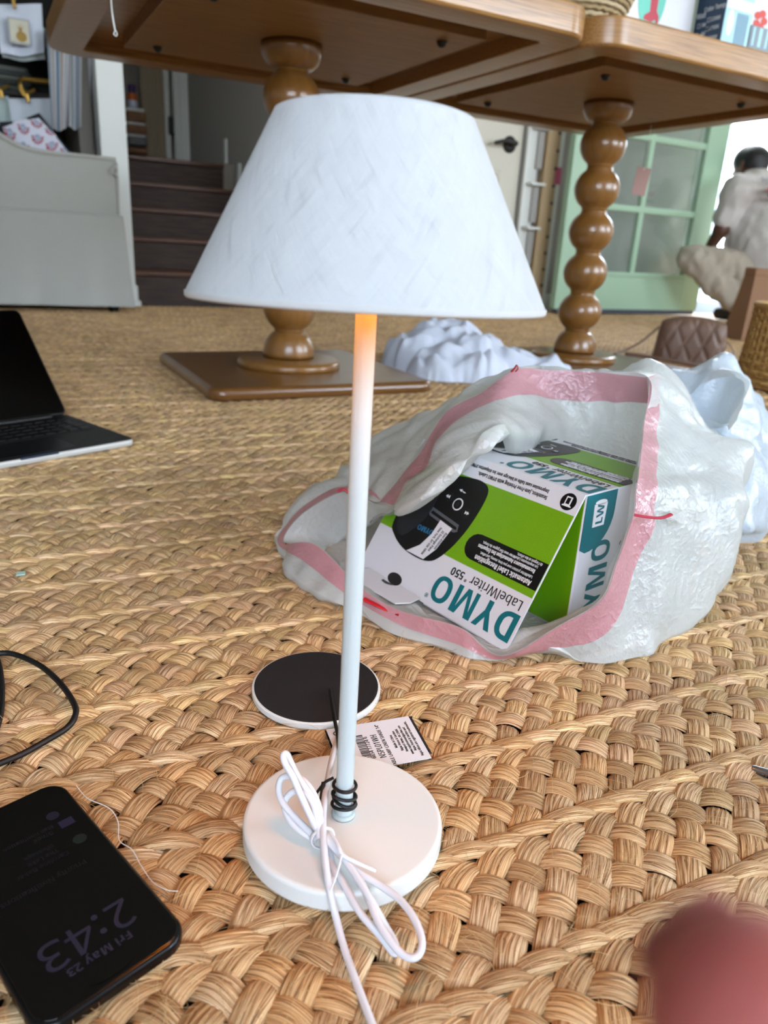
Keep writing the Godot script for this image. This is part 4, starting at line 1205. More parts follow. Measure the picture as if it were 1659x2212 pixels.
func plastic_bags() -> void:
	var film_m := plain(Color(0.885, 0.89, 0.87, 0.76), 0.28, 0.75)
	film_m.transparency = BaseMaterial3D.TRANSPARENCY_ALPHA
	film_m.backlight_enabled = true
	film_m.backlight = Color(0.75, 0.77, 0.76)
	var crinkle := noise_image(512, 512, 1, 1, 31, 4, 0.02, FastNoiseLite.TYPE_SIMPLEX_SMOOTH, FastNoiseLite.FRACTAL_RIDGED)
	bump_map(film_m, crinkle, 5.0)
	tri(film_m, Vector3(7, 7, 7))
	var pink_m: StandardMaterial3D = film_m.duplicate()
	pink_m.albedo_color = Color(0.80, 0.58, 0.60, 0.88)
	pink_m.backlight = Color(0.6, 0.38, 0.42)
	var lip := [Vector3(-0.1044, 0.02, -0.715), Vector3(-0.0862, 0.0472, -0.735), Vector3(-0.0401, 0.075, -0.735), Vector3(-0.0041, 0.0769, -0.7), Vector3(0.032, 0.1229, -0.715), Vector3(0.0573, 0.1626, -0.74), Vector3(0.0989, 0.1823, -0.77), Vector3(0.1339, 0.2019, -0.8), Vector3(0.1683, 0.2023, -0.81), Vector3(0.2212, 0.2049, -0.8), Vector3(0.262, 0.2079, -0.76), Vector3(0.242, 0.1748, -0.69), Vector3(0.2258, 0.1567, -0.635), Vector3(0.2105, 0.1407, -0.588), Vector3(0.2044, 0.1212, -0.567), Vector3(0.1906, 0.0907, -0.545), Vector3(0.1778, 0.0638, -0.53), Vector3(0.1464, 0.042, -0.525), Vector3(0.1032, 0.0114, -0.525), Vector3(0.07, 0.0218, -0.548), Vector3(0.0206, 0.0202, -0.575), Vector3(-0.0156, 0.0249, -0.605), Vector3(-0.0643, 0.04, -0.665)]
	var bulge := [Vector3(-0.1212, 0.0086, -0.74), Vector3(-0.1116, 0.0262, -0.77), Vector3(-0.0897, 0.0497, -0.82), Vector3(-0.0567, 0.0685, -0.86), Vector3(-0.0197, 0.0938, -0.9), Vector3(0.0337, 0.1236, -0.9), Vector3(0.0848, 0.1609, -0.86), Vector3(0.1365, 0.1957, -0.83), Vector3(0.1809, 0.1983, -0.86), Vector3(0.2398, 0.2011, -0.85), Vector3(0.2957, 0.2034, -0.82), Vector3(0.3333, 0.1698, -0.8), Vector3(0.3918, 0.1429, -0.79), Vector3(0.368, 0.1165, -0.73), Vector3(0.3445, 0.0889, -0.69), Vector3(0.3103, 0.0272, -0.63), Vector3(0.2593, 0.0061, -0.585), Vector3(0.2035, -0.0001, -0.541), Vector3(0.1141, 0.0001, -0.531), Vector3(0.0741, -0.0035, -0.537), Vector3(0.0267, -0.0006, -0.562), Vector3(-0.0352, 0.0081, -0.603), Vector3(-0.0832, 0.0076, -0.66)]
	var inner := [Vector3(-0.0675, 0.006, -0.7308), Vector3(-0.0473, 0.008, -0.7624), Vector3(-0.027, 0.023, -0.76), Vector3(0.0225, 0.1001, -0.625), Vector3(0.0523, 0.1256, -0.625), Vector3(0.0796, 0.1523, -0.635), Vector3(0.1043, 0.1634, -0.665), Vector3(0.1486, 0.1412, -0.74), Vector3(0.1957, 0.1357, -0.8), Vector3(0.2451, 0.1491, -0.8), Vector3(0.2794, 0.1506, -0.78), Vector3(0.2654, 0.1496, -0.74), Vector3(0.2551, 0.1333, -0.7), Vector3(0.2438, 0.1054, -0.66), Vector3(0.2336, 0.0859, -0.63), Vector3(0.2118, 0.0633, -0.59), Vector3(0.1909, 0.0451, -0.56), Vector3(0.1539, 0.0315, -0.545), Vector3(0.1083, 0.006, -0.5443), Vector3(0.0776, 0.006, -0.5842), Vector3(0.0289, 0.006, -0.6105), Vector3(-0.0066, 0.006, -0.6554), Vector3(-0.0539, 0.006, -0.7201)]
	var draped := {2: Vector3(-0.03, -0.0148, -0.86), 3: Vector3(0.0268, 0.0673, -0.72), 4: Vector3(0.062, 0.093, -0.73), 5: Vector3(0.0943, 0.1238, -0.745), 6: Vector3(0.1207, 0.1406, -0.76)}
	var K := lip.size()
	var ground := []; var hem_out := []; var hem_in := []; var mid := []; var deep := []
	for k in K:
		var b: Vector3 = bulge[k]; var l: Vector3 = lip[k]; var i: Vector3 = inner[k]
		var away := Vector3(b.x - 0.16, 0, b.z + 0.70).normalized()
		var g := Vector3(b.x, 0.003, b.z) + (away * -0.012 if b.y < 0.05 else Vector3(0.0, 0, -0.05) - away * 0.0)
		ground.append(g)
		mid.append((b * 0.45 + Vector3(g.x, b.y * 0.25, g.z) * 0.55) + away * minf(0.01, b.y * 0.2))
		hem_out.append(l.move_toward(b, minf(0.036, l.distance_to(b) * 0.55)))
		hem_in.append(l.move_toward(i, minf(0.034, l.distance_to(i) * 0.6)))
		deep.append(draped[k] if k in draped else Vector3(i.x, 0.004, i.z - 0.004))
	var t := thing("plastic_bag", "crumpled white plastic bin bag with a pink drawstring hem around the carton", "plastic bag")
	put("outer_film", film([lip, hem_out, bulge, mid, ground], 14, 18, [0.0012, 0.0045, 0.0065, 0.009, 0.001], 40), film_m, t)
	put("inner_film", film([lip, hem_in, inner, deep], 14, 16, [0.0012, 0.0045, 0.007, 0.0], 40), film_m, t)
	var fg := Geo.new()
	var centre := Vector3(0.13, 0.0032, -0.66)
	var fr_ := []
	for s in 7:
		var row := []
		for k in 60:
			var b: Vector3 = ground[int(k * K / 60.0)].lerp(ground[(int(k * K / 60.0) + 1) % K], fposmod(k * K / 60.0, 1.0))
			row.append(Vector3(b.x, 0.0032 + 0.0012 * sin(k * 1.9 + s * 1.3), b.z).lerp(centre, s / 6.3 + 0.03))
		fr_.append(row)
	fg.grid(fr_, true)
	put("bottom_film", fg.mesh(), film_m, t)
	# hem strips, pink through the film; the drawn string is red where it shows
	put("drawstring_hem", film([lip.slice(3, 11), hem_in.slice(3, 11)], 14, 16, [0.0012, 0.0045], 40, 0.0, 1.0, 0.0010, false), pink_m, t)
	put("drawstring_hem", film([lip.slice(10) + lip.slice(0, 4), hem_out.slice(10) + hem_out.slice(0, 4)], 14, 18, [0.0012, 0.0045], 40, 0.0, 0.95, -0.0012, false), pink_m, t)
	var red := plain(Color(0.72, 0.07, 0.13), 0.35)
	put("drawstring", tube_geo(spline([Vector3(0.1278, 0.2003, -0.795), Vector3(0.1313, 0.2045, -0.795), Vector3(0.133, 0.2075, -0.795), Vector3(0.1348, 0.2042, -0.795), Vector3(0.1323, 0.2006, -0.795)], 5), 0.0022, 0.0012, 8, 0.5).mesh(), red, t)
	put("drawstring", tube_geo(spline([Vector3(0.2006, 0.1283, -0.556), Vector3(0.2109, 0.128, -0.553), Vector3(0.2219, 0.1283, -0.553), Vector3(0.23, 0.1305, -0.556)], 5), 0.0022, 0.0022, 8, 0.5).mesh(), plain(Color(0.78, 0.25, 0.33), 0.35), t)
	put("drawstring", tube_geo(spline([Vector3(-0.0135, 0.0222, -0.59), Vector3(-0.0012, 0.0196, -0.584), Vector3(0.0114, 0.0161, -0.58), Vector3(0.0184, 0.0169, -0.574)], 5), 0.0030, 0.0018, 8, 0.5).mesh(), red, t)
	put("drawstring", tube_geo(spline([Vector3(-0.0494, 0.0758, -0.728), Vector3(-0.0437, 0.0787, -0.728), Vector3(-0.0366, 0.0751, -0.726)], 5), 0.0030, 0.0022, 8, 0.5).mesh(), plain(Color(0.78, 0.25, 0.33), 0.35), t)
	# torn hem corner standing off on the right
	var tc := [Vector3(0.2406, 0.1248, -0.588), Vector3(0.2788, 0.1208, -0.6), Vector3(0.2822, 0.1077, -0.6), Vector3(0.2427, 0.1141, -0.588)]
	var tr := []; var tb := []
	for i in 5:
		var row := []; var rb := []
		for k in 9:
			var q: Vector3 = (tc[0].lerp(tc[1], k / 8.0)).lerp(tc[3].lerp(tc[2], k / 8.0), i / 4.0)
			q += Vector3(0, 0.0015 * sin(k * 1.7), 0.002 * sin(k * 1.3 + i))
			row.append(q); rb.append(q - Vector3(0, 0, 0.0004))
		tr.append(row); tb.append(rb)
	var tg := Geo.new()
	tg.grid(tr); tg.grid(tb, false, true)
	put("torn_corner", tg.mesh(), film_m, t)
	# second bag slumped behind
	var blue_m: StandardMaterial3D = film_m.duplicate()
	blue_m.albedo_color = Color(0.82, 0.87, 0.92, 0.88)
	var top2 := [Vector3(0.3518, 0.1463, -0.93), Vector3(0.39, 0.1594, -0.96), Vector3(0.4317, 0.1825, -0.97), Vector3(0.4456, 0.1813, -0.93), Vector3(0.4237, 0.1496, -0.88), Vector3(0.3959, 0.1356, -0.86), Vector3(0.3688, 0.1436, -0.88)]
	var rim2 := [Vector3(0.3456, 0.1702, -0.96), Vector3(0.3947, 0.1797, -1), Vector3(0.4582, 0.1852, -1.02), Vector3(0.4844, 0.1642, -0.97), Vector3(0.4632, 0.1323, -0.89), Vector3(0.4153, 0.128, -0.85), Vector3(0.3653, 0.1418, -0.9)]
	var bul2 := [Vector3(0.3386, 0.1781, -0.99), Vector3(0.3988, 0.1821, -1.03), Vector3(0.4896, 0.1787, -1.06), Vector3(0.5184, 0.1435, -0.99), Vector3(0.4761, 0.0886, -0.88), Vector3(0.411, 0.0434, -0.78), Vector3(0.3611, 0.0876, -0.86)]
	var low2 := []
	var pit2 := []
	var end2 := []
	for k in 7:
		var b: Vector3 = bul2[k]
		low2.append(Vector3(b.x, b.y * 0.45, b.z) + Vector3(0.006, 0, 0.0))
		end2.append(Vector3(b.x, 0.003, b.z) + Vector3(0.0, 0, -0.01 if k < 4 else 0.0))
		pit2.append(top2[k] * 0.4 + Vector3(0.4215, 0.134, -0.95) * 0.6 - Vector3(0, 0.05, 0))
	end2[5] = Vector3(0.4496, 0.004, -0.8377)
	low2[5] = Vector3(0.4486, 0.02, -0.8309)
	var t2 := thing("plastic_bag", "second bluish white plastic bag slumped behind the pink hemmed one", "plastic bag")
	put("outer_film", film([top2, rim2, bul2, low2, end2], 12, 12, [0.006, 0.008, 0.010, 0.012, 0.001], 60), blue_m, t2)
	put("inner_film", film([top2, pit2, pit2.map(func(q): return q * 0.2 + Vector3(0.40, 0.10, -0.93) * 0.8 - Vector3(0, 0.04, 0))], 12, 10, [0.006, 0.010, 0.004], 61), blue_m, t2)

# ---------------------------------------------------------------- phone and laptop
func phone() -> void:
	var dl := Vector3(-0.733, 0, -0.680).normalized()
	var dw := Vector3(-dl.z, 0, dl.x)  # turned a quarter
	if dw.x > 0: dw = -dw
	var pw := 0.0716; var pl := 0.1440; var th := 0.0082
	var corner := Vector3(-0.0847, 0.009, -0.2569) - dl * 0.0035 - dw * 0.0035
	var mid := corner + dl * (pl / 2) + dw * (pw / 2)
	var t := thing("mobile_phone", "black phone lying face up on the rug with a dim clock on screen", "phone", Vector3(mid.x, 0.0015, mid.z))
	var b := Basis(dw, Vector3.UP, dw.cross(Vector3.UP))   # local x across, local z along
	var dz := b.z
	var edge := plain(Color(0.05, 0.055, 0.065), 0.25, 0.6, 0.6)
	put("case", slab(pw / 2, pl / 2, 0.0115, 0.0, th, 0.0026, 8), edge, t, Transform3D(b, Vector3.ZERO))
	var gl := plain(Color(0.006, 0.006, 0.010), 0.06, 0.5)
	var s := put("screen", slab(pw / 2 - 0.0020, pl / 2 - 0.0020, 0.0098, th - 0.0006, th + 0.0004, 0.0003, 8), gl, t, Transform3D(b, Vector3.ZERO))
	# words on the screen: read from dw, top of the letters towards the near end
	var fb := frame(Vector3.ZERO, dw, -dl)
	var zt := th + 0.0005
	var place := func(along: float, across: float) -> Transform3D: return Transform3D(b.inverse() * fb.basis, b.inverse() * (-dl * (pl / 2 - along) + dw * across + Vector3(0, zt, 0)))
	var dim := plain(Color(0.12, 0.12, 0.19), 0.4)
	var dimmer := plain(Color(0.055, 0.055, 0.08), 0.4)
	lettering("lettering", "2:43", 0.0235, dim, s, place.call(0.0315, 0.0), false, "Droid Sans", HORIZONTAL_ALIGNMENT_CENTER, 1.0)
	lettering("lettering", "Fri May 23", 0.0062, dim, s, place.call(0.0185, 0.0), true)
	lettering("lettering", "Priority Notifications", 0.0046, dimmer, s, place.call(0.0735, 0.002), false, "Droid Sans", HORIZONTAL_ALIGNMENT_CENTER, 1.0)
	lettering("lettering", "Caroline Baker", 0.0040, dimmer, s, place.call(0.0850, -0.002))
	lettering("lettering", "The Lake", 0.0040, dimmer, s, place.call(0.0900, -0.004))
	lettering("lettering", "iMessage", 0.0036, dimmer, s, place.call(0.0950, -0.004))
	lettering("lettering", "Gmail", 0.0040, dimmer, s, place.call(0.1040, -0.010))
	lettering("lettering", "Mail notification", 0.0036, dimmer, s, place.call(0.1085, -0.004))
	var icon_t: Transform3D = place.call(0.0900, -0.0235)
	put("screen_icon", plate(oval2(0, 0, 0.0036, 0.0036, 20), 0.0001), plain(Color(0.06, 0.10, 0.09), 0.4), s, icon_t)
	put("screen_icon", plate([Vector2(-0.0038, -0.003), Vector2(0.0038, -0.003), Vector2(0.0038, 0.003), Vector2(-0.0038, 0.003)], 0.0001), plain(Color(0.11, 0.10, 0.19), 0.4), s, place.call(0.1062, -0.0235))
	put("screen_icon", plate(oval2(0, 0, 0.0034, 0.0034, 20), 0.0001), plain(Color(0.09, 0.08, 0.14), 0.4), s, place.call(0.1160, -0.020))
	put("camera_island", plate(oval2(0, 0, 0.0105, 0.0031, 28), 0.0001), plain(Color(0.002, 0.002, 0.002), 0.2), s, place.call(0.0072, 0.0))
	put("speaker_slot", plate(rect2(-0.0285, -0.0004, 0.0285, 0.0004), 0.0002), plain(Color(0.25, 0.30, 0.35), 0.2, 0.5, 0.8), t, frame(-dl * (pl / 2 - 0.0010) + Vector3(0, th - 0.0014, 0), dw, (Vector3.UP - dl * 1.0)))
	put("side_key", box_mesh(Vector3(0.0008, 0.003, 0.014), 0.0004), edge, t, Transform3D(b, -dl * (pl / 2 - 0.05) - dw * (pw / 2 + 0.0001) + Vector3(0, th * 0.5, 0)))

func laptop() -> void:
	var t := thing("laptop", "open black laptop with a pale front edge on the rug at the left", "laptop", Vector3(-0.400, 0.001, -1.122), atan2(0.777, 0.63))
	var rim := plain(Color(0.80, 0.79, 0.76), 0.4, 0.5, 0.2)
	var deck := plain(Color(0.045, 0.05, 0.055), 0.45)
	var w := 0.304; var d := 0.215
	put("chassis", slab(w / 2, d / 2, 0.010, 0.0, 0.0108, 0.004, 6), rim, t, Transform3D(Basis(), Vector3(-w / 2, 0, -d / 2)))
	put("deck", slab(w / 2 - 0.001, d / 2 - 0.001, 0.009, 0.0106, 0.0116, 0.0004, 6), deck, t, Transform3D(Basis(), Vector3(-w / 2, 0, -d / 2)))
	put("finger_notch", slab(0.028, 0.003, 0.002, 0.0085, 0.0120, 0.001, 4), plain(Color(0.10, 0.15, 0.22), 0.4), t, Transform3D(Basis(), Vector3(-w / 2, 0, -0.0025)))
	put("trackpad", slab(0.062, 0.037, 0.004, 0.0115, 0.0118, 0.0001, 4), plain(Color(0.055, 0.06, 0.065), 0.35), t, Transform3D(Basis(), Vector3(-w / 2, 0, -0.048)))
	put("keyboard_well", slab(0.138, 0.053, 0.004, 0.0114, 0.01175, 0.0001, 4), plain(Color(0.012, 0.012, 0.016), 0.5), t, Transform3D(Basis(), Vector3(-w / 2, 0, -0.145)))
	var key := slab(0.0080, 0.0075, 0.0018, 0.0117, 0.0128, 0.0004, 2)
	var km := plain(Color(0.02, 0.02, 0.026), 0.4)
	for r in 5:
		for c in 14:
			put("key", key, km, t, Transform3D(Basis(), Vector3(-w / 2 - 0.127 + c * 0.0195, 0, -0.187 + r * 0.0196)))
	# display leaning back
	var a := deg_to_rad(131.0)
	var up := Vector3(0, sin(a), cos(a))
	var b := Basis(Vector3.RIGHT, up, Vector3.RIGHT.cross(up))
	var sc := put("display", slab(w / 2, 0.108, 0.010, -0.0028, 0.0028, 0.0015, 6), plain(Color(0.03, 0.032, 0.036), 0.4, 0.5, 0.3), t, Transform3D(Basis(b.x, b.z, -b.y), Vector3(-w / 2, 0.012, -d + 0.002) + up * 0.108))
	put("screen", slab(w / 2 - 0.003, 0.105, 0.008, 0.0026, 0.0032, 0.0002, 6), plain(Color(0.003, 0.003, 0.004), 0.22, 0.3), sc)
	put("hinge", tube([Vector3(-w + 0.03, 0.0115, -d + 0.004), Vector3(-0.03, 0.0115, -d + 0.004)], 0.004, 0.004, 12), plain(Color(0.02, 0.02, 0.022), 0.5), t)

# ---------------------------------------------------------------- small things on the rug
func small_floor_things() -> void:
	var c := MeshInstance3D.new()
	c.name = numbered("charging_cable")
	var g := tube_geo(spline([Vector3(-0.3089, 0.005, -0.4837), Vector3(-0.2933, 0.005, -0.495), Vector3(-0.278, 0.005, -0.4932), Vector3(-0.2529, 0.006, -0.4782), Vector3(-0.2274, 0.008, -0.454), Vector3(-0.2073, 0.01, -0.4289), Vector3(-0.201, 0.01, -0.4161), Vector3(-0.2021, 0.008, -0.405), Vector3(-0.2108, 0.006, -0.3932), Vector3(-0.22, 0.005, -0.3807), Vector3(-0.2295, 0.005, -0.3706), Vector3(-0.2409, 0.005, -0.3598)], 8), 0.0021, 0.0021, 12)
	c.mesh = g.mesh()
	c.material_override = M.black_rubber
	add_child(c)
	tag(c, "black cable curving in a loop on the rug above the phone", "cable")
	var c2 := MeshInstance3D.new()
	c2.name = numbered("charging_cable")
	c2.mesh = tube(spline([Vector3(-0.312, 0.004, -0.5095), Vector3(-0.2916, 0.004, -0.4873), Vector3(-0.2745, 0.004, -0.4601), Vector3(-0.2628, 0.004, -0.4377), Vector3(-0.2517, 0.004, -0.4119), Vector3(-0.2451, 0.004, -0.3834)], 8), 0.0021, 0.0021, 12)
	c2.material_override = M.black_rubber
	add_child(c2)
	tag(c2, "black cable just showing at the left picture edge inside the other cable's loop", "cable")
	var th := MeshInstance3D.new()
	th.name = numbered("thread")
	th.mesh = tube(spline([Vector3(-0.176, 0.004, -0.3562), Vector3(-0.165, 0.004, -0.3461), Vector3(-0.1502, 0.004, -0.3396), Vector3(-0.1411, 0.004, -0.3294), Vector3(-0.1355, 0.004, -0.3159), Vector3(-0.1265, 0.004, -0.31), Vector3(-0.118, 0.004, -0.2995), Vector3(-0.1087, 0.004, -0.2896), Vector3(-0.1002, 0.004, -0.2852), Vector3(-0.0941, 0.004, -0.2848)], 8), 0.00028, 0.00025, 6)
	th.material_override = M.white_plastic
	add_child(th)
	tag(th, "fine white thread trailing over the rug beside the phone", "thread")
	var s := MeshInstance3D.new()
	s.name = numbered("tape_scrap")
	s.mesh = box_mesh(Vector3(0.008, 0.0012, 0.008), 0.0004)
	s.material_override = plain(Color(0.68, 0.80, 0.74), 0.5)
	add_child(s)
	s.transform = Transform3D(Basis(Vector3.UP, 0.4), Vector3(-0.3468, 0.004, -0.6383))
	tag(s, "tiny pale green scrap of tape on the rug left of the lamp", "scrap")
	# steel tool tip at the right edge
	var t := thing("tweezers", "steel tweezers tip with ribbed jaws on the rug at the right edge", "tool")
	var a := Vector3(0.253, 0.009, -0.4037); var b := Vector3(0.2773, 0.011, -0.3886)
	var a2 := Vector3(0.2579, 0.004, -0.4052); var b2 := Vector3(0.2776, 0.005, -0.3862)
	put("upper_jaw", tube_geo([a, a.lerp(b, 0.06), a.lerp(b, 0.4), b], 0.0020, 0.0040, 10, 0.6).mesh(), M.steel, t)
	put("lower_jaw", tube_geo([a2, a2.lerp(b2, 0.08), a2.lerp(b2, 0.4), b2], 0.0014, 0.0036, 10, 0.5).mesh(), M.steel, t)
	var ridge := box_mesh(Vector3(0.0010, 0.0010, 0.0040), 0.0003)
	for k in 8:
		put("ridge", ridge, M.steel, t, Transform3D(Basis(Vector3.UP, -0.3), a2.lerp(b2, 0.18 + k * 0.06) + Vector3(0, 0.0020 + k * 0.0001, 0)))
	# string loop hanging under the left table, and a thread with a pink tag under the right one
	var st := MeshInstance3D.new()
	st.name = numbered("string_loop")
	var sg := tube_geo(spline([Vector3(-0.4984, 0.7164, -1.42), Vector3(-0.4997, 0.6777, -1.42), Vector3(-0.4985, 0.6515, -1.42), Vector3(-0.496, 0.633, -1.42)], 6), 0.0013, 0.0013, 8)
	sg.add(tube_geo(spline([Vector3(-0.4959, 0.6344, -1.42), Vector3(-0.4986, 0.6289, -1.42), Vector3(-0.4949, 0.6264, -1.42), Vector3(-0.4931, 0.6298, -1.42), Vector3(-0.4951, 0.6344, -1.42)], 5), 0.0009, 0.0009, 6), Transform3D())
	st.mesh = sg.mesh()
	st.material_override = M.white_plastic
	add_child(st)
	tag(st, "white string ending in a small loop, hanging under the left table", "string")
	var pt := thing("price_tag", "dusty pink paper tag hanging on a thread from the right table", "tag")
	put("thread", tube([Vector3(0.7171, 0.6948, -2.42), Vector3(0.7179, 0.6212, -2.42), Vector3(0.7166, 0.5736, -2.42)], 0.0007, 0.0007, 6), M.white_plastic, pt)
	put("paper", box_mesh(Vector3(0.044, 0.077, 0.001), 0.0003), plain(Color(0.60, 0.46, 0.42), 0.7), pt, Transform3D(Basis(Vector3.UP, 0.2) * Basis(Vector3(0, 0, 1), -0.10), Vector3(0.7136, 0.5431, -2.42)))

# ---------------------------------------------------------------- left corner: sofa, cushion, linen display
func left_corner() -> void:
	var o := Vector3(0.0, 0, -3.3)
	var t := room_thing("slipcovered_sofa", "sofa in a pale woven slipcover with a sloping arm, beside the staircase", "sofa", o)
	var prof := []
	for p in [Vector3(0.5154, 0.5799, -3.3), Vector3(0.4557, 0.5807, -3.3), Vector3(0.3641, 0.5816, -3.3), Vector3(0.2671, 0.5817, -3.3), Vector3(0.1895, 0.5912, -3.3), Vector3(0.1452, 0.6082, -3.3), Vector3(0.1167, 0.625, -3.3), Vector3(0.0615, 0.6624, -3.3), Vector3(-0.0321, 0.72, -3.3)]:
		prof.append(p)
	var outline := []
	for p in spline(prof, 4): outline.append(Vector2(p.x, p.y))
	var rightx: float = prof[0].x
	var body := [Vector2(-0.62, 0.06), Vector2(rightx, 0.06)]
	body.append(Vector2(rightx + 0.004, prof[0].y - 0.03))
	body.append_array(outline)
	body.append(Vector2(-0.62, outline[-1].y + 0.03))
	put("arm", plate(body, 0.335), M.slipcover, t, Transform3D(Basis(), Vector3(0, 0, -0.335)))
	put("seat", box_mesh(Vector3(1.04, 0.32, 0.26), 0.03), M.slipcover, t, Transform3D(Basis(), Vector3(-0.10, 0.22, -0.465)))
	var path := []
	for p in outline: path.append(Vector3(p.x, p.y, 0.0))
	put("piping", tube(path, 0.008, 0.008, 8), M.slipcover, t)
	put("piping", tube([Vector3(rightx + 0.002, prof[0].y - 0.01, 0.0), Vector3(rightx - 0.002, 0.37, 0.0)], 0.006, 0.006, 8), M.slipcover, t)
	# hanging skirt with soft waves
	var rows := []
	for i in 12:
		var y := lerpf(0.378, 0.030, i / 11.0)
		var row := []
		for k in 61:
			var x := lerpf(-0.62, rightx + 0.008, k / 60.0)
			var wv := 0.006 * sin(x * 23.0) * (i / 11.0) + 0.004 * sin(x * 51.0 + 1.0) * (i / 11.0)
			row.append(Vector3(x + (0.03 * (i / 11.0) if k > 57 else 0.0), y - x * 0.01, 0.014 + 0.012 * (i / 11.0) + wv))
		rows.append(row)
	var g := Geo.new()
	g.grid(rows, false, false, 1, 1)
	var back := []
	for r in rows:
		var rr := []
		for p in r: rr.append(p - Vector3(0, 0, 0.010))
		back.append(rr)
	g.grid(back, false, true)
	put("skirt", g.mesh(), M.slipcover, t)
	put("skirt_hem", tube([Vector3(-0.62, 0.384, 0.012), Vector3(rightx + 0.010, 0.372, 0.012)], 0.005, 0.005, 8), M.slipcover, t)
	put("side_skirt", box_mesh(Vector3(0.014, 0.35, 0.31), 0.004), M.slipcover, t, Transform3D(Basis(Vector3(0, 0, 1), 0.06), Vector3(rightx + 0.022, 0.20, -0.165)))
	put("tie", tube(spline([Vector3(rightx + 0.002, prof[0].y - 0.02, 0.01), Vector3(rightx - 0.02, prof[0].y - 0.045, 0.012), Vector3(rightx + 0.004, prof[0].y - 0.06, 0.012)], 6), 0.006, 0.004, 8), M.slipcover, t)
	for x in [-0.5, rightx - 0.04]:
		put("foot", lathe([[0.0, -0.012], [0.018, -0.012], [0.024, 0.02], [0.026, 0.06], [0.0, 0.06]], 16), M.black_plastic, t, Transform3D(Basis(), Vector3(x, 0, -0.04)))
	# printed cushion leaning behind the arm
	var cu := room_thing("cushion", "white cushion printed with red arcs and blue dots, navy piped, on the sofa", "cushion", Vector3(0, 0, -3.70))
	var cc := [Vector3(0.1349, 0.6979, -3.7), Vector3(0.2842, 0.7489, -3.7), Vector3(0.3942, 0.6209, -3.7), Vector3(0.1903, 0.4091, -3.7)]
	var co := Vector3(0, 0, -3.70)
	var rows2 := []
	var rows3 := []
	for i in 13:
		var row := []; var row3 := []
		for k in 13:
			var u := k / 12.0; var v := i / 12.0
			var q: Vector3 = (cc[0].lerp(cc[1], u)).lerp(cc[3].lerp(cc[2], u), v) - co
			var puff := 0.035 * pow(sin(PI * clampf(u, 0.02, 0.98)), 0.5) * pow(sin(PI * clampf(v, 0.02, 0.98)), 0.5)
			row.append(q + Vector3(0, 0, puff)); row3.append(q - Vector3(0, 0, puff))
		rows2.append(row); rows3.append(row3)
	var cg := Geo.new(); cg.grid(rows2, false, false, 1, 1); cg.grid(rows3, false, true, 1, 1)
	var ci := Image.create_empty(256, 256, false, Image.FORMAT_RGB8)
	ci.fill(Color(0.86, 0.87, 0.92))
	for y in 256:
		for x in 256:
			var cell := Vector2(fposmod(x + (42 if int(y / 64) % 2 else 0), 85) - 42, fposmod(y, 64) - 32)
			var r := cell.length(); var a := cell.angle()
			if r > 18 and r < 31 and (a > 0.3 or a < -2.2) and int(a * 6 + 20) % 3 != 0: ci.set_pixel(x, y, Color(0.62, 0.05, 0.12))
			elif r < 16 and int(a * 5 + 20) % 2 == 0 and r > 4: ci.set_pixel(x, y, Color(0.30, 0.38, 0.56))
			if y > 200 and x < 150 - (y - 200) * 0.6 : ci.set_pixel(x, y, Color(0.12, 0.20, 0.36))
	var cm := plain(Color(0.9, 0.9, 0.9), 0.9); cm.albedo_texture = tex(ci)
	put("cushion_cover", cg.mesh(), cm, cu)
	put("piping", tube([cc[0] - co, (cc[0] + cc[1]) / 2 - co - Vector3(0, 0.012, 0), cc[1] - co, (cc[1] + cc[2]) / 2 - co - Vector3(0.008, 0, 0), cc[2] - co, cc[3] - co, cc[0] - co], 0.011, 0.011, 8), plain(Color(0.05, 0.065, 0.10), 0.8), cu)
	# dark display cupboard with folded linens on its shelves
	o = Vector3(-0.3, 0, -4.15)
	var rk := room_thing("display_cupboard", "tall dark open cupboard of folded linens in the corner behind the sofa", "cupboard", o)
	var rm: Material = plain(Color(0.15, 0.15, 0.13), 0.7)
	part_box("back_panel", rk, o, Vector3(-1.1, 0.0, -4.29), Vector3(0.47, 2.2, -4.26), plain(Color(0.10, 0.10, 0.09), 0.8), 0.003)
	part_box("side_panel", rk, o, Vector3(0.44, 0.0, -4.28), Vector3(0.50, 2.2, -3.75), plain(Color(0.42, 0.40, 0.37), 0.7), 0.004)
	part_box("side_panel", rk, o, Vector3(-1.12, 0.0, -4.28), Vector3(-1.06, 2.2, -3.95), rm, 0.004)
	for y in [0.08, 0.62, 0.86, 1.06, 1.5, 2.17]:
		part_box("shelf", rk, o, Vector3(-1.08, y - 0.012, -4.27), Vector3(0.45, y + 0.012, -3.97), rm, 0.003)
	for k in 5:
		var fy := 0.873 + k * 0.018
		var fl := room_thing("folded_linen", ["folded green grey linen, bottom of the pile in the dark cupboard", "folded charcoal linen, second from the bottom of the cupboard pile", "folded sage linen, middle of the pile in the dark cupboard", "folded slate linen, second from the top of the cupboard pile", "folded pale grey linen, topmost of the pile in the dark cupboard"][k], "linen", Vector3(0.08, fy, -4.1), "linens on the cupboard shelf")
		put("folded_cloth", slab(0.20 + 0.01 * (k % 2), 0.12, 0.02, 0, 0.0165, 0.007, 4), plain([Color(0.30, 0.33, 0.29), Color(0.20, 0.22, 0.21), Color(0.35, 0.38, 0.34), Color(0.25, 0.27, 0.27), Color(0.48, 0.50, 0.49)][k], 0.9), fl)
	# hanging towels
	var z := -3.80
	var gold := plain(Color(0.62, 0.50, 0.24), 0.7)
	var tw := room_thing("tea_towel", "white tea towel with a small gold pineapple print hanging from a brass clip", "tea towel", Vector3(0, 0, z))
	var zo := Vector3(0, 0, z)
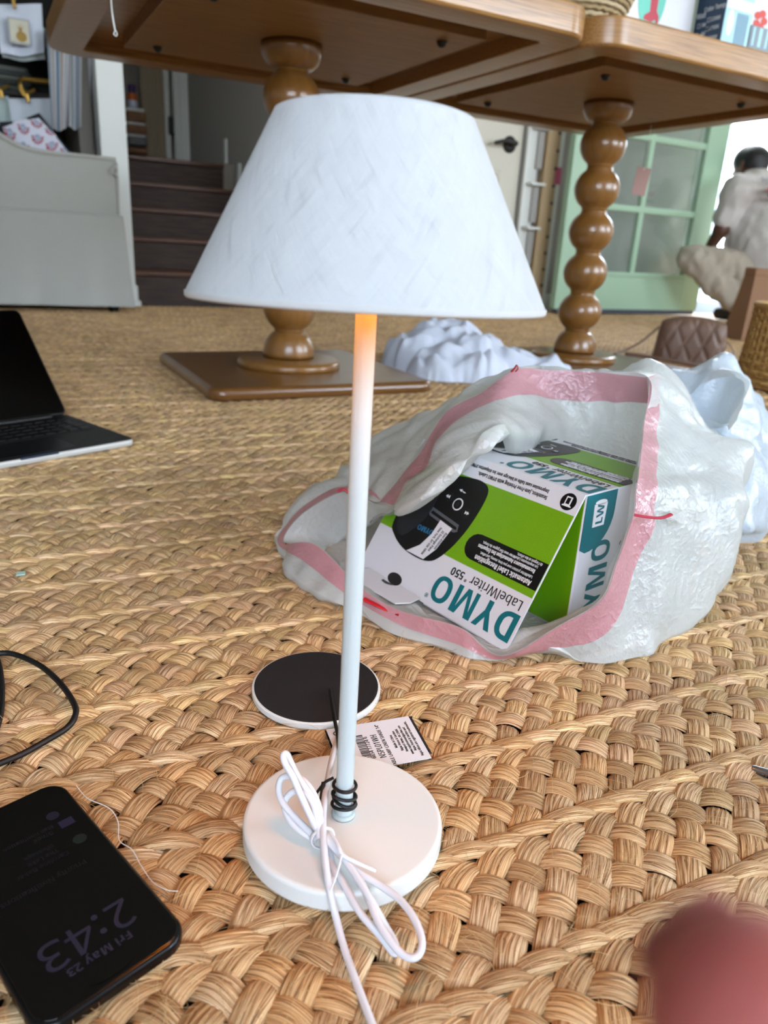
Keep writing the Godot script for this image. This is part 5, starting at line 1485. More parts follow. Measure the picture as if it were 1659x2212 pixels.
	hang(tw, zo, Vector3(0.1669, 1.1418, -3.8), Vector3(0.3424, 1.1748, -3.8), Vector3(0.1705, 0.9653, -3.8), Vector3(0.3357, 0.9945, -3.8), plain(Color(0.80, 0.83, 0.88), 0.9))
	var pa := Vector3(0.2461, 1.0544, -3.76)
	put("print_frame", box_mesh(Vector3(0.082, 0.092, 0.002), 0.0005), plain(Color(0.62, 0.64, 0.66), 0.9), tw, Transform3D(Basis(), pa - zo - Vector3(0, 0, 0.001)))
	put("print_ground", box_mesh(Vector3(0.070, 0.080, 0.002), 0.0005), plain(Color(0.78, 0.77, 0.70), 0.9), tw, Transform3D(Basis(), pa - zo))
	put("pineapple", plate(oval2(0.006, -0.018, 0.020, 0.019, 20), 0.001), gold, tw, Transform3D(Basis(), pa - zo + Vector3(0, 0, 0.001)))
	for k in 4:
		put("pineapple_leaf", plate([Vector2(-0.003, 0), Vector2(0.003, 0), Vector2(-0.012 + k * 0.009, 0.034 - absf(k - 1.5) * 0.006)], 0.001), gold, tw, Transform3D(Basis(), pa - zo + Vector3(0.004, -0.002, 0.0012)))
	clip(tw, zo, Vector3(0.2365, 1.1505, -3.77))
	var tw2 := room_thing("tea_towel", "plain pale tea towel showing just below the pineapple one", "tea towel", Vector3(0, 0, z))
	hang(tw2, zo, Vector3(0.1795, 1.0699, -3.83), Vector3(0.3475, 1.0966, -3.83), Vector3(0.1773, 0.9579, -3.83), Vector3(0.3397, 0.9762, -3.83), plain(Color(0.66, 0.70, 0.70), 0.9))
	var tw3 := room_thing("tea_towel", "pale folded tea towel held by the gold corded clip above the cushion", "tea towel", Vector3(0, 0, z))
	hang(tw3, zo, Vector3(0.1809, 0.8111, -3.8), Vector3(0.3491, 0.8321, -3.8), Vector3(0.1841, 0.6783, -3.8), Vector3(0.3421, 0.6773, -3.8), plain(Color(0.72, 0.75, 0.78), 0.9))
	clip(tw3, zo, Vector3(0.2533, 0.8182, -3.77))
	for k in 4:
		put("gold_cord", tube(spline([Vector3(0.2395, 0.8874, -3.77) - zo, Vector3(0.2231, 0.8644, -3.765) - zo + Vector3(0.003 * k, 0, 0.003 * k), Vector3(0.2301, 0.8344, -3.76) - zo + Vector3(0.004 * k, 0, 0), Vector3(0.2491, 0.8136, -3.765) - zo], 6), 0.003, 0.003, 6), M.brass, tw3)
	var tw4 := room_thing("tea_towel", "greenish white tea towel at the far left edge above the sofa arm", "tea towel", Vector3(0, 0, z))
	hang(tw4, zo, Vector3(0.1, 0.817, -3.82), Vector3(0.1828, 0.8224, -3.82), Vector3(0.0808, 0.6515, -3.82), Vector3(0.1815, 0.6798, -3.82), plain(Color(0.66, 0.72, 0.71), 0.9))
	clip(tw4, zo, Vector3(0.1558, 0.8224, -3.78))
	var rail := room_thing("brass_rail", "short brass hanging rail in front of the dark cupboard shelves", "rail", Vector3(0, 0, z))
	put("bar", tube([Vector3(0.2406, 0.8887, -3.79) - zo, Vector3(0.3773, 0.8934, -3.79) - zo], 0.010, 0.010, 12), M.brass, rail)
	put("bracket", tube(spline([Vector3(0.2406, 0.8887, -3.79) - zo, Vector3(0.2338, 0.8859, -3.8) - zo, Vector3(0.2331, 0.8856, -3.86) - zo, Vector3(0.2397, 0.9017, -3.97) - zo], 5), 0.009, 0.009, 10), M.brass, rail)
	var stripe := Image.create_empty(256, 8, false, Image.FORMAT_RGB8)
	var bands := [[0.0, Color(0.50, 0.54, 0.58)], [0.14, Color(0.72, 0.72, 0.72)], [0.20, Color(0.55, 0.53, 0.50)], [0.30, Color(0.74, 0.74, 0.76)], [0.40, Color(0.36, 0.50, 0.60)], [0.52, Color(0.74, 0.75, 0.78)], [0.60, Color(0.62, 0.57, 0.53)], [0.74, Color(0.74, 0.74, 0.76)], [0.86, Color(0.44, 0.52, 0.47)], [0.92, Color(0.76, 0.76, 0.80)]]
	for x in 256:
		var c: Color = bands[0][1]
		for b in bands:
			if x / 256.0 >= b[0]: c = b[1]
		for y in 8: stripe.set_pixel(x, y, c)
	var sm := plain(Color(0.92, 0.92, 0.92), 0.9); sm.albedo_texture = tex(stripe)
	var s1 := room_thing("striped_towel", "long hanging towel with blue and grey stripes left of the white wall end", "towel", Vector3(0, 0, z))
	hang(s1, zo, Vector3(0.3445, 1.0754, -3.72), Vector3(0.4326, 1.0894, -3.72), Vector3(0.3308, 0.7026, -3.72), Vector3(0.3874, 0.7106, -3.72), sm)
	var s2 := room_thing("striped_towel", "white towel with one sage stripe, hanging right of the blue striped one", "towel", Vector3(0, 0, z))
	var sm2: StandardMaterial3D = sm.duplicate(); sm2.uv1_offset = Vector3(0.72, 0, 0); sm2.uv1_scale = Vector3(0.5, 1, 1)
	hang(s2, zo, Vector3(0.4224, 1.0915, -3.74), Vector3(0.4854, 1.1016, -3.74), Vector3(0.3955, 0.7187, -3.74), Vector3(0.4512, 0.723, -3.74), sm2)
	var s3 := room_thing("striped_towel", "narrow white towel hanging against the grey cupboard side", "towel", Vector3(0, 0, z))
	hang(s3, zo, Vector3(0.4771, 1.104, -3.76), Vector3(0.521, 1.111, -3.76), Vector3(0.4604, 0.7169, -3.76), Vector3(0.4939, 0.7116, -3.76), plain(Color(0.70, 0.70, 0.73), 0.9))

func hang(p: Node3D, o: Vector3, a: Vector3, b: Vector3, c: Vector3, d: Vector3, m: Material) -> void:
	# cloth between top corners a b and bottom corners c d, falling in soft folds
	var rows := []; var back := []
	for i in 15:
		var row := []; var rb := []
		for k in 25:
			var u := k / 24.0; var v := i / 14.0
			var q := a.lerp(b, u).lerp(c.lerp(d, u), v) - o
			q.z += 0.010 * sin(u * 9.0 + v * 1.2 + a.x * 40.0) * (0.3 + v * 0.7)
			q.y += 0.006 * sin(u * 7.0 + 1.0) * v
			row.append(q); rb.append(q - Vector3(0, 0, 0.004))
		rows.append(row); back.append(rb)
	var g := Geo.new()
	g.grid(rows, false, false, 1, 1)
	g.grid(back, false, true, 1, 1)
	put("towel_cloth", g.mesh(), m, p)

func clip(p: Node3D, o: Vector3, at: Vector3) -> void:
	put("brass_clip", box_mesh(Vector3(0.014, 0.035, 0.016), 0.003), M.brass, p, Transform3D(Basis(Vector3(0, 0, 1), 0.1), at - o))
	put("brass_clip", tube(spline([at - o + Vector3(-0.03, 0.035, 0), at - o + Vector3(-0.01, 0.022, 0.004), at - o + Vector3(0.006, 0.02, 0.004), at - o + Vector3(0.03, 0.035, 0)], 5), 0.006, 0.006, 8), M.brass, p)

# ---------------------------------------------------------------- things further off on the rug
func far_floor_things() -> void:
	# crumpled cloth: folded height field
	var n := FastNoiseLite.new(); n.seed = 14; n.frequency = 7.0; n.fractal_octaves = 2
	var rd := FastNoiseLite.new(); rd.seed = 15; rd.frequency = 5.0; rd.fractal_type = FastNoiseLite.FRACTAL_RIDGED; rd.fractal_octaves = 2
	var bumps := [[0.085, -2.10, 0.10, 0.13, 0.100], [0.15, -2.13, 0.13, 0.12, 0.125], [0.23, -2.06, 0.10, 0.13, 0.10], [0.14, -1.97, 0.10, 0.09, 0.075], [0.22, -1.96, 0.09, 0.08, 0.07], [0.32, -2.02, 0.11, 0.06, 0.075], [0.41, -2.00, 0.08, 0.045, 0.062], [0.03, -2.12, 0.06, 0.10, 0.07]]
	var g := Geo.new()
	var nx := 110; var nz := 90
	var hs := []
	for i in nz + 1:
		for k in nx + 1:
			var x := -0.06 + 0.60 * k / nx; var z := -2.30 + 0.46 * i / nz
			var h := 0.0
			for b in bumps:
				var e := pow((x - b[0]) / b[2], 2) + pow((z - b[1]) / b[3], 2)
				if e < 1.0: h = maxf(h, b[4] * pow(1.0 - e, 0.36))
			if h > 0.0:
				var wx := x + 0.05 * n.get_noise_2d(x * 2, z * 2)
				var ph := 2.6 * n.get_noise_2d(x * 0.7, z * 0.7)
				var fold := sin(x * 38.0 + z * 60.0 + ph * 2.2) + 0.8 * sin(x * 20.0 - z * 70.0 + ph * 3.0) + 0.4 * sin(wx * 80.0 + z * 50.0 + ph * 4.0)
				h += fold * 0.0075 * minf(1.0, h / 0.04)
				h = maxf(h, 0.004)
			hs.append(h)
	for pass_ in 4:
		var old := hs.duplicate()
		for i in range(1, nz):
			for k in range(1, nx):
				var q := i * (nx + 1) + k
				if old[q] > 0.0:
					hs[q] = maxf(0.003, (old[q] * 2 + old[q - 1] + old[q + 1] + old[q - nx - 1] + old[q + nx + 1]) / 6.0)
	var cdirs := []
	for k in 6:
		var ca := -0.5 + k * 0.55
		cdirs.append([cos(ca), sin(ca), 22.0 + 13.0 * k])
	for i in nz + 1:
		for k in nx + 1:
			var q := i * (nx + 1) + k
			if hs[q] > 0.02:
				var x := -0.06 + 0.60 * k / nx; var z := -2.30 + 0.46 * i / nz
				var ph := 2.2 * n.get_noise_2d(x * 0.9, z * 0.9)
				for e in cdirs:
					hs[q] += (absf(sin((x * e[0] + z * e[1]) * e[2] + ph * 2.0 + e[2])) - 0.6) * 0.24 / e[2]
	for i in nz + 1:
		for k in nx + 1:
			g.vert(Vector3(-0.06 + 0.60 * k / nx, hs[i * (nx + 1) + k] + 0.002, -2.30 + 0.46 * i / nz), Vector2(k * 0.02, i * 0.02))
	for i in nz:
		for k in nx:
			var a := i * (nx + 1) + k
			if maxf(maxf(g.v[a].y, g.v[a + 1].y), maxf(g.v[a + nx + 1].y, g.v[a + nx + 2].y)) > 0.003:
				g.quad(a, a + 1, a + nx + 2, a + nx + 1)
	var c := MeshInstance3D.new()
	c.name = numbered("crumpled_cloth")
	c.mesh = g.mesh()
	c.material_override = M.white_cloth
	add_child(c)
	tag(c, "crumpled white cloth heaped on the rug between the two table bases", "cloth")
	# quilted shoulder bag
	var pl := Vector3(0.9001, 0, -2.5968); var pr := Vector3(1.1283, 0, -2.5556)
	var dx := (pr - pl).normalized()
	var t := thing("shoulder_bag", "small quilted tan leather shoulder bag with a long thin strap on the rug", "handbag", (pl + pr) / 2, atan2(-dx.z, dx.x))
	var w := pl.distance_to(pr); var H := 0.148
	var rows := []
	var NU := 56; var NV := 36
	for side in 2:
		var gr := []
		for i in NV + 1:
			var row := []
			for k in NU + 1:
				var u := k / float(NU) * 2 - 1; var v := i / float(NV)
				var half := w / 2 * (1.0 - 0.085 * v) * (1.0 - 0.05 * pow(v, 8.0))
				var y := H * v * (1.0 - 0.12 * u * u * v)
				var edge := pow(maxf(0.0, 1.0 - pow(absf(u), 5.0)), 0.6) * pow(maxf(0.0, 1.0 - pow(v, 7.0)), 0.6)
				var p := fposmod((u * w * 0.5 + y * 0.55) / 0.062, 1.0); var q := fposmod((u * w * 0.5 - y * 0.55) / 0.062, 1.0)
				var seam := minf(minf(p, 1 - p), minf(q, 1 - q))
				var zz := 0.012 + 0.032 * edge * (1.0 - 0.4 * v) + 0.005 * smoothstep(0.0, 0.22, seam) * edge
				row.append(Vector3(u * half, y + 0.002, zz if side == 0 else -zz))
			gr.append(row)
		var gg := Geo.new()
		gg.grid(gr, false, side == 0, 1, 1)
		put("quilted_panel", gg.mesh(), M.leather, t)
	var gus := []
	for k in 40:
		var s := k / 39.0
		var u := clampf(-1.0 + maxf(0.0, (s - 0.3)) / 0.4 * 2.0, -1, 1)
		var v := clampf(s / 0.3, 0, 1) if s < 0.3 else (clampf((1 - s) / 0.3, 0, 1) if s > 0.7 else 1.0)
		gus.append(Vector3(u * w / 2 * (1.0 - 0.085 * v) * (1.0 - 0.05 * pow(v, 8.0)), H * v * (1.0 - 0.12 * u * u * v) + 0.001, 0))
	var gg2 := Geo.new()
	var rr := []
	for p in gus: rr.append([p + Vector3(0, 0, 0.013), p + Vector3(0, 0.0015, 0), p - Vector3(0, 0, 0.013)])
	gg2.grid(rr)
	put("gusset", gg2.mesh(), M.leather, t)
	put("zip", tube_geo(gus.slice(12, 38).map(func(p): return p + Vector3(0.001, 0.002, 0)), 0.004, 0.004, 6, 0.5).mesh(), plain(Color(0.05, 0.04, 0.035), 0.5), t)
	var inv := t.transform.affine_inverse()
	var strap := [Vector3(0.9034, 0.1109, -2.59), Vector3(0.8805, 0.0963, -2.57), Vector3(0.8277, 0.0653, -2.52), Vector3(0.7663, 0.038, -2.48), Vector3(0.7226, 0.0303, -2.44)]
	var strap2 := [Vector3(1.111, 0.0799, -2.57), Vector3(1.1333, 0.0746, -2.56), Vector3(1.1495, 0.0471, -2.54), Vector3(1.1378, 0.0183, -2.52), Vector3(1.0926, 0.0032, -2.49), Vector3(0.9953, 0.0068, -2.46), Vector3(0.886, 0.0188, -2.46), Vector3(0.7618, 0.0298, -2.46)]
	for s in [strap, strap2]:
		put("strap", tube_geo(spline(s.map(func(p): return inv * p), 6), 0.006, 0.006, 8, 0.4).mesh(), M.leather, t)
	put("strap_ring", lathe([[0.006, -0.002], [0.009, -0.002], [0.009, 0.002], [0.006, 0.002], [0.006, -0.002]], 16, false), M.brass, t, Transform3D(Basis(), Vector3(w / 2 - 0.004, 0.085, 0.0)))
	# kraft paper bag at the right edge
	var kb := Vector3(1.5787, 0, -3.4371)
	var k1 := thing("paper_bag", "upright brown kraft paper bag at the right edge behind the shoulder bag", "paper bag", kb, TURN - 0.2)
	var kg := []
	for q in [[0.0, 0.002], [0.5, 0.13], [1.0, 0.30]]:
		var r := []
		for p in [[-0.0, 0.0], [0.34, 0.0], [0.34, -0.14], [0.0, -0.14]]:
			r.append(Vector3(p[0] + (0.03 * q[0] if p[0] == 0.0 else -0.02 * q[0]), q[1], p[1] * (1.0 - 0.55 * q[0]) - 0.03 * q[0]))
		kg.append(r)
	var ks := Geo.new()
	for i in 2:
		for k in 4:
			ks.face([kg[i][k], kg[i + 1][k], kg[i + 1][(k + 1) % 4], kg[i][(k + 1) % 4]])
	ks.face([kg[0][0], kg[0][1], kg[0][2], kg[0][3]])
	put("bag_paper", ks.mesh(), M.kraft, k1)
	put("folded_top", box_mesh(Vector3(0.30, 0.035, 0.072), 0.004), M.kraft, k1, Transform3D(Basis(), Vector3(0.175, 0.30, -0.062)))
	# round seagrass basket
	var ba := Vector3(0.9972, 0, -2.0618)
	var bt := thing("seagrass_basket", "round woven seagrass basket cut off by the right picture edge", "basket", ba + Vector3(0.145, 0, -0.05))
	var straw := plain(Color(0.72, 0.57, 0.32), 0.7)
	var straw2 := plain(Color(0.62, 0.46, 0.24), 0.7)
	for i in 17:
		var path := []
		for k in 97:
			var a := TAU * k / 96.0
			var r := 0.150 - 0.016 * sin(i / 16.0 * PI * 0.5) + 0.0035 * sin(a * 24 + PI * (i % 2))
			path.append(Vector3(cos(a) * r, 0.010 + i * 0.0125, sin(a) * r))
		put("woven_row", tube_geo(path, 0.0068, 0.0068, 8, 1.0).mesh(), straw if i % 2 else straw2, bt)
	for k in 48:
		var a := TAU * k / 48.0
		put("stake", tube([Vector3(cos(a) * 0.150, 0.004, sin(a) * 0.150), Vector3(cos(a) * 0.144, 0.11, sin(a) * 0.144), Vector3(cos(a) * 0.137, 0.215, sin(a) * 0.137)], 0.0035, 0.0035, 6), straw, bt)
	put("basket_floor", lathe([[0.0, 0.006], [0.146, 0.006], [0.146, 0.012], [0.0, 0.012]], 40), straw2, bt)
	put("basket_rim", tube_geo(ring(0.137, 0.222, 49).map(func(p): return p) + [Vector3(0.137, 0.222, 0)], 0.008, 0.008, 8).mesh(), straw, bt)

# ---------------------------------------------------------------- things standing on the right table
func table_top_things() -> void:
	var Y := 0.7672
	# open basket of pale rope on top
	var at := Vector3(1.1936, 0.7939, -1.42)
	var b := room_thing("rope_bowl", "small bowl crocheted from pale rope, on the right table beside the tile card", "basket", Vector3(at.x - 0.02, Y, -1.44))
	var cream := plain(Color(0.74, 0.66, 0.52), 0.85)
	for i in 12:
		var path := []
		for k in 73:
			var a := TAU * k / 72.0
			var r := 0.085 + 0.036 * sin(minf(i / 9.0, 1.0) * PI * 0.5) + 0.0018 * sin(a * 30 + i * 2.0)
			path.append(Vector3(cos(a) * r, 0.006 + i * 0.0092 + 0.0016 * sin(a * 30 + i), sin(a) * r))
		put("rope_row", tube_geo(path, 0.0046, 0.0046, 6).mesh(), cream if i % 2 else plain(Color(0.62, 0.53, 0.38), 0.85), b)
	put("bowl_floor", lathe([[0.0, 0.0], [0.078, 0.0], [0.078, 0.006], [0.0, 0.006]], 32), cream, b)
	# white card with a mint oval and a flower-filled boot
	at = Vector3(1.2325, 0.7818, -1.36)
	var at2 := Vector3(1.4508, 0.7909, -1.36)
	var o := Vector3((at.x + at2.x) / 2, Y, -1.38)
	var c := room_thing("gift_card", "white boxed card with a mint oval and a pink boot of flowers", "card", o)
	var w := (at2.x - at.x) + 0.01
	put("board", box_mesh(Vector3(w, 0.23, 0.03), 0.002), M.paper, c, Transform3D(Basis(), Vector3(0, 0.115, -0.012)))
	var f := Transform3D(Basis(), Vector3(-0.015, 0.072, 0.0035))
	put("mint_oval", plate(oval2(0, 0.012, 0.040, 0.066, 36), 0.0004), plain(Color(0.42, 0.76, 0.68), 0.6), c, f)
	var pink := plain(Color(0.70, 0.22, 0.28), 0.6)
	put("boot", plate([Vector2(-0.010, 0.012), Vector2(0.012, 0.014), Vector2(0.012, -0.012), Vector2(0.020, -0.022), Vector2(0.020, -0.034), Vector2(0.012, -0.034), Vector2(0.010, -0.028), Vector2(0.0, -0.034), Vector2(-0.024, -0.032), Vector2(-0.022, -0.024), Vector2(-0.008, -0.016)], 0.0004), pink, c, f.translated_local(Vector3(0.006, -0.004, 0.0004)))
	for k in 7:
		var a := k * 0.9
		put("flower", plate(oval2(0.010 * cos(a) + 0.004, 0.030 + 0.013 * sin(a), 0.007, 0.006, 12), 0.0003), [pink, plain(Color(0.80, 0.45, 0.50), 0.6), plain(Color(0.50, 0.45, 0.62), 0.6)][k % 3], c, f.translated_local(Vector3(0, 0, 0.0006 + k * 0.0001)))
	for k in 8:
		var a := 0.2 + k * 0.38
		put("leaf", plate([Vector2(0.004, 0.03), Vector2(0.004 + 0.036 * cos(a) + 0.003, 0.03 + 0.036 * sin(a)), Vector2(0.004 + 0.036 * cos(a) - 0.003, 0.03 + 0.036 * sin(a) + 0.002)], 0.0002), plain(Color(0.25, 0.38, 0.25), 0.6), c, f.translated_local(Vector3(0, 0, 0.0005)))
	# blue bulb carton with tick boxes
	var o2 := Vector3(1.47, Y, -1.305)
	var bx := room_thing("bulb_carton", "dark blue bulb carton with ticked watt and colour temperature boxes", "box", o2)
	var blue := plain(Color(0.085, 0.20, 0.30), 0.4)
	var pale := plain(Color(0.62, 0.80, 0.86), 0.35)
	var bd := 0.079
	put("carton_body", box_mesh(Vector3(0.086, 0.16, bd), 0.001), blue, bx, Transform3D(Basis(), Vector3(0.043, 0.08, -bd / 2)))
	put("pale_side", box_mesh(Vector3(0.084, 0.158, 0.001), 0.0003), pale, bx, Transform3D(Basis(), Vector3(0.043, 0.08, 0.0004)))
	for k in 9:
		put("barcode_line", box_mesh(Vector3(0.0018, 0.062, 0.0004), 0.0001), plain(Color(0.10, 0.22, 0.33), 0.5), bx, Transform3D(Basis(), Vector3(0.040 + k * 0.0042, 0.035, 0.0011)))
	put("white_label", box_mesh(Vector3(0.084, 0.020, 0.0006), 0.0001), M.paper, bx, Transform3D(Basis(), Vector3(0.043, 0.080, 0.0012)))
	put("bulb_print", plate(oval2(0.020, 0.045, 0.010, 0.024, 20), 0.0003), M.white_ink, bx, Transform3D(Basis(), Vector3(0, 0, 0.0010)))
	var face := frame(Vector3(-0.0002, 0, -bd), Vector3(0, 0, 1), Vector3.UP)
	var rows := [[0.016, 0.066, "Watt", 0.014], [0.050, 0.0755, "Color Temp", 0.0125], [0.027, 0.047, "3W", 0.010], [0.058, 0.054, "2200K", 0.010], [0.029, 0.030, "4W", 0.010], [0.058, 0.037, "2700K", 0.010], [0.058, 0.018, "3000K", 0.010]]
	for r in rows:
		lettering("lettering", r[2], r[3], M.white_ink, bx, face.translated_local(Vector3(r[0], r[1], 0.0002)), false, "Droid Sans", HORIZONTAL_ALIGNMENT_CENTER, 0.85)
	for q in [[0.014, 0.047, 0], [0.014, 0.030, 1], [0.040, 0.054, 0], [0.040, 0.037, 1], [0.040, 0.018, 0]]:
		var g := Geo.new()
		for e in [[-0.0038, 0, 0.0007, 0.0083], [0.0038, 0, 0.0007, 0.0083], [0, -0.0038, 0.0083, 0.0007], [0, 0.0038, 0.0083, 0.0007]]:
			g.add(box_geo(Vector3(e[2], e[3], 0.0004), 0.0001), Transform3D(Basis(), Vector3(e[0], e[1], 0)))
		put("tick_box", g.mesh(), M.white_ink, bx, face.translated_local(Vector3(q[0], q[1], 0.0004)))
		if q[2]:
			put("tick", tube([Vector3(-0.004, 0.001, 0.0006), Vector3(-0.0005, -0.003, 0.0006), Vector3(0.005, 0.006, 0.0006)], 0.0011, 0.0011, 6), M.ink, bx, face.translated_local(Vector3(q[0], q[1], 0.0004)))
	# clear tub and a white pouch with coral print behind
	var q0 := Vector3(1.5658, 0.7757, -1.31)
	var tub := room_thing("clear_carton", "grey clear plastic carton with pale stickers at the right edge of the table", "box", Vector3(q0.x, Y, -1.31))
	put("carton_body", box_mesh(Vector3(0.13, 0.055, 0.08), 0.002), plain(Color(0.45, 0.50, 0.52), 0.25), tub, Transform3D(Basis(), Vector3(0.067, 0.0275, -0.04)))
	for k in 4:
		put("sticker", box_mesh(Vector3(0.006 + 0.004 * (k % 2), 0.036, 0.0006), 0.0001), pale, tub, Transform3D(Basis(), Vector3(0.012 + k * 0.022, 0.034, 0.0003)))
	var q1 := Vector3(1.7187, 0.8795, -1.42)
	var po := room_thing("white_pouch", "white printed pouch with a coral pattern behind the blue bulb carton", "pouch", Vector3(q1.x - 0.02, Y, -1.43))
	put("pouch_body", slab(0.10, 0.02, 0.015, 0.0, 0.26, 0.01, 5), M.paper, po, Transform3D(Basis(), Vector3(0.05, 0, 0)))
	for k in 5:
		var a := k * 1.26
		put("coral_petal", plate(oval2(0.014 * cos(a), 0.014 * sin(a), 0.012, 0.008, 14), 0.0005), plain(Color(0.78, 0.28, 0.24), 0.6), po, Transform3D(Basis(), Vector3(0.012, 0.105, 0.0205 + k * 0.0001)))

# ---------------------------------------------------------------- crouching person
func nets(bones: Array, cell: float, k: float, wrinkle := 0.0) -> ArrayMesh:
	var lo := Vector3(1e9, 1e9, 1e9); var hi := -lo
	for b in bones:
		var m: float = maxf(b[2], b[3]) + cell * 3
		for e in 2:
			lo = lo.min(b[e] - Vector3.ONE * m); hi = hi.max(b[e] + Vector3.ONE * m)
	var nx := int((hi.x - lo.x) / cell) + 2; var ny := int((hi.y - lo.y) / cell) + 2; var nz := int((hi.z - lo.z) / cell) + 2
	var f := PackedFloat32Array(); f.resize(nx * ny * nz); f.fill(1.0)
	var noise := FastNoiseLite.new(); noise.seed = 4; noise.frequency = 14.0; noise.fractal_octaves = 2
	for b in bones:
		var a: Vector3 = b[0]; var c: Vector3 = b[1]; var ra: float = b[2]; var rb: float = b[3]
		var m := maxf(ra, rb) + k + cell * 2
		var p0 := (a.min(c) - Vector3.ONE * m - lo) / cell; var p1 := (a.max(c) + Vector3.ONE * m - lo) / cell
		var ab := c - a; var ll := maxf(ab.length_squared(), 1e-9)
		for z in range(maxi(0, int(p0.z)), mini(nz, int(p1.z) + 2)):
			for y in range(maxi(0, int(p0.y)), mini(ny, int(p1.y) + 2)):
				for x in range(maxi(0, int(p0.x)), mini(nx, int(p1.x) + 2)):
					var p := lo + Vector3(x, y, z) * cell
					var t := clampf((p - a).dot(ab) / ll, 0, 1)
					var d := p.distance_to(a + ab * t) - lerpf(ra, rb, t)
					var i := (z * ny + y) * nx + x
					var o: float = f[i]
					var h := maxf(k - absf(o - d), 0.0) / k
					f[i] = minf(o, d) - h * h * k * 0.25
	if wrinkle > 0.0:
		for z in nz:
			for y in ny:
				for x in nx:
					var i := (z * ny + y) * nx + x
					if absf(f[i]) < cell * 3:
						var p := lo + Vector3(x, y, z) * cell
						f[i] += wrinkle * noise.get_noise_3d(p.x, p.y * 0.6 + p.x * 0.3, p.z)
	var g := Geo.new()
	var ids := PackedInt32Array(); ids.resize(nx * ny * nz); ids.fill(-1)
	var off := [0, 1, nx, nx + 1, nx * ny, nx * ny + 1, nx * ny + nx, nx * ny + nx + 1]
	var edges := [[0, 1], [2, 3], [4, 5], [6, 7], [0, 2], [1, 3], [4, 6], [5, 7], [0, 4], [1, 5], [2, 6], [3, 7]]
	for z in nz - 1:
		for y in ny - 1:
			for x in nx - 1:
				var i := (z * ny + y) * nx + x
				var first := f[i] < 0
				var mixed := false
				for q in range(1, 8):
					if (f[i + off[q]] < 0) != first:
						mixed = true
						break
				if not mixed: continue
				var sum := Vector3.ZERO; var cnt := 0
				for e in edges:
					var va := f[i + off[e[0]]]; var vb := f[i + off[e[1]]]
					if (va < 0) != (vb < 0):
						var t := va / (va - vb)
						var ca := Vector3(e[0] & 1, (e[0] >> 1) & 1, e[0] >> 2); var cb := Vector3(e[1] & 1, (e[1] >> 1) & 1, e[1] >> 2)
						sum += ca.lerp(cb, t); cnt += 1
				ids[i] = g.vert(lo + (Vector3(x, y, z) + sum / cnt) * cell)
	var sx := 1; var sy := nx; var sz := nx * ny
	for z in range(1, nz - 1):
		for y in range(1, ny - 1):
			for x in range(1, nx - 1):
				var i := (z * ny + y) * nx + x
				var inside := f[i] < 0
				for axis in 3:
					var step: int = [sx, sy, sz][axis]
					if (f[i + step] < 0) == inside: continue
					var u: int = [sy, sz, sx][axis]; var v: int = [sz, sx, sy][axis]
					var a := ids[i - u - v]; var b := ids[i - v]; var c := ids[i]; var d := ids[i - u]
					if a < 0 or b < 0 or c < 0 or d < 0: continue
					if inside: g.quad(a, d, c, b)
					else: g.quad(a, b, c, d)
	return g.mesh()

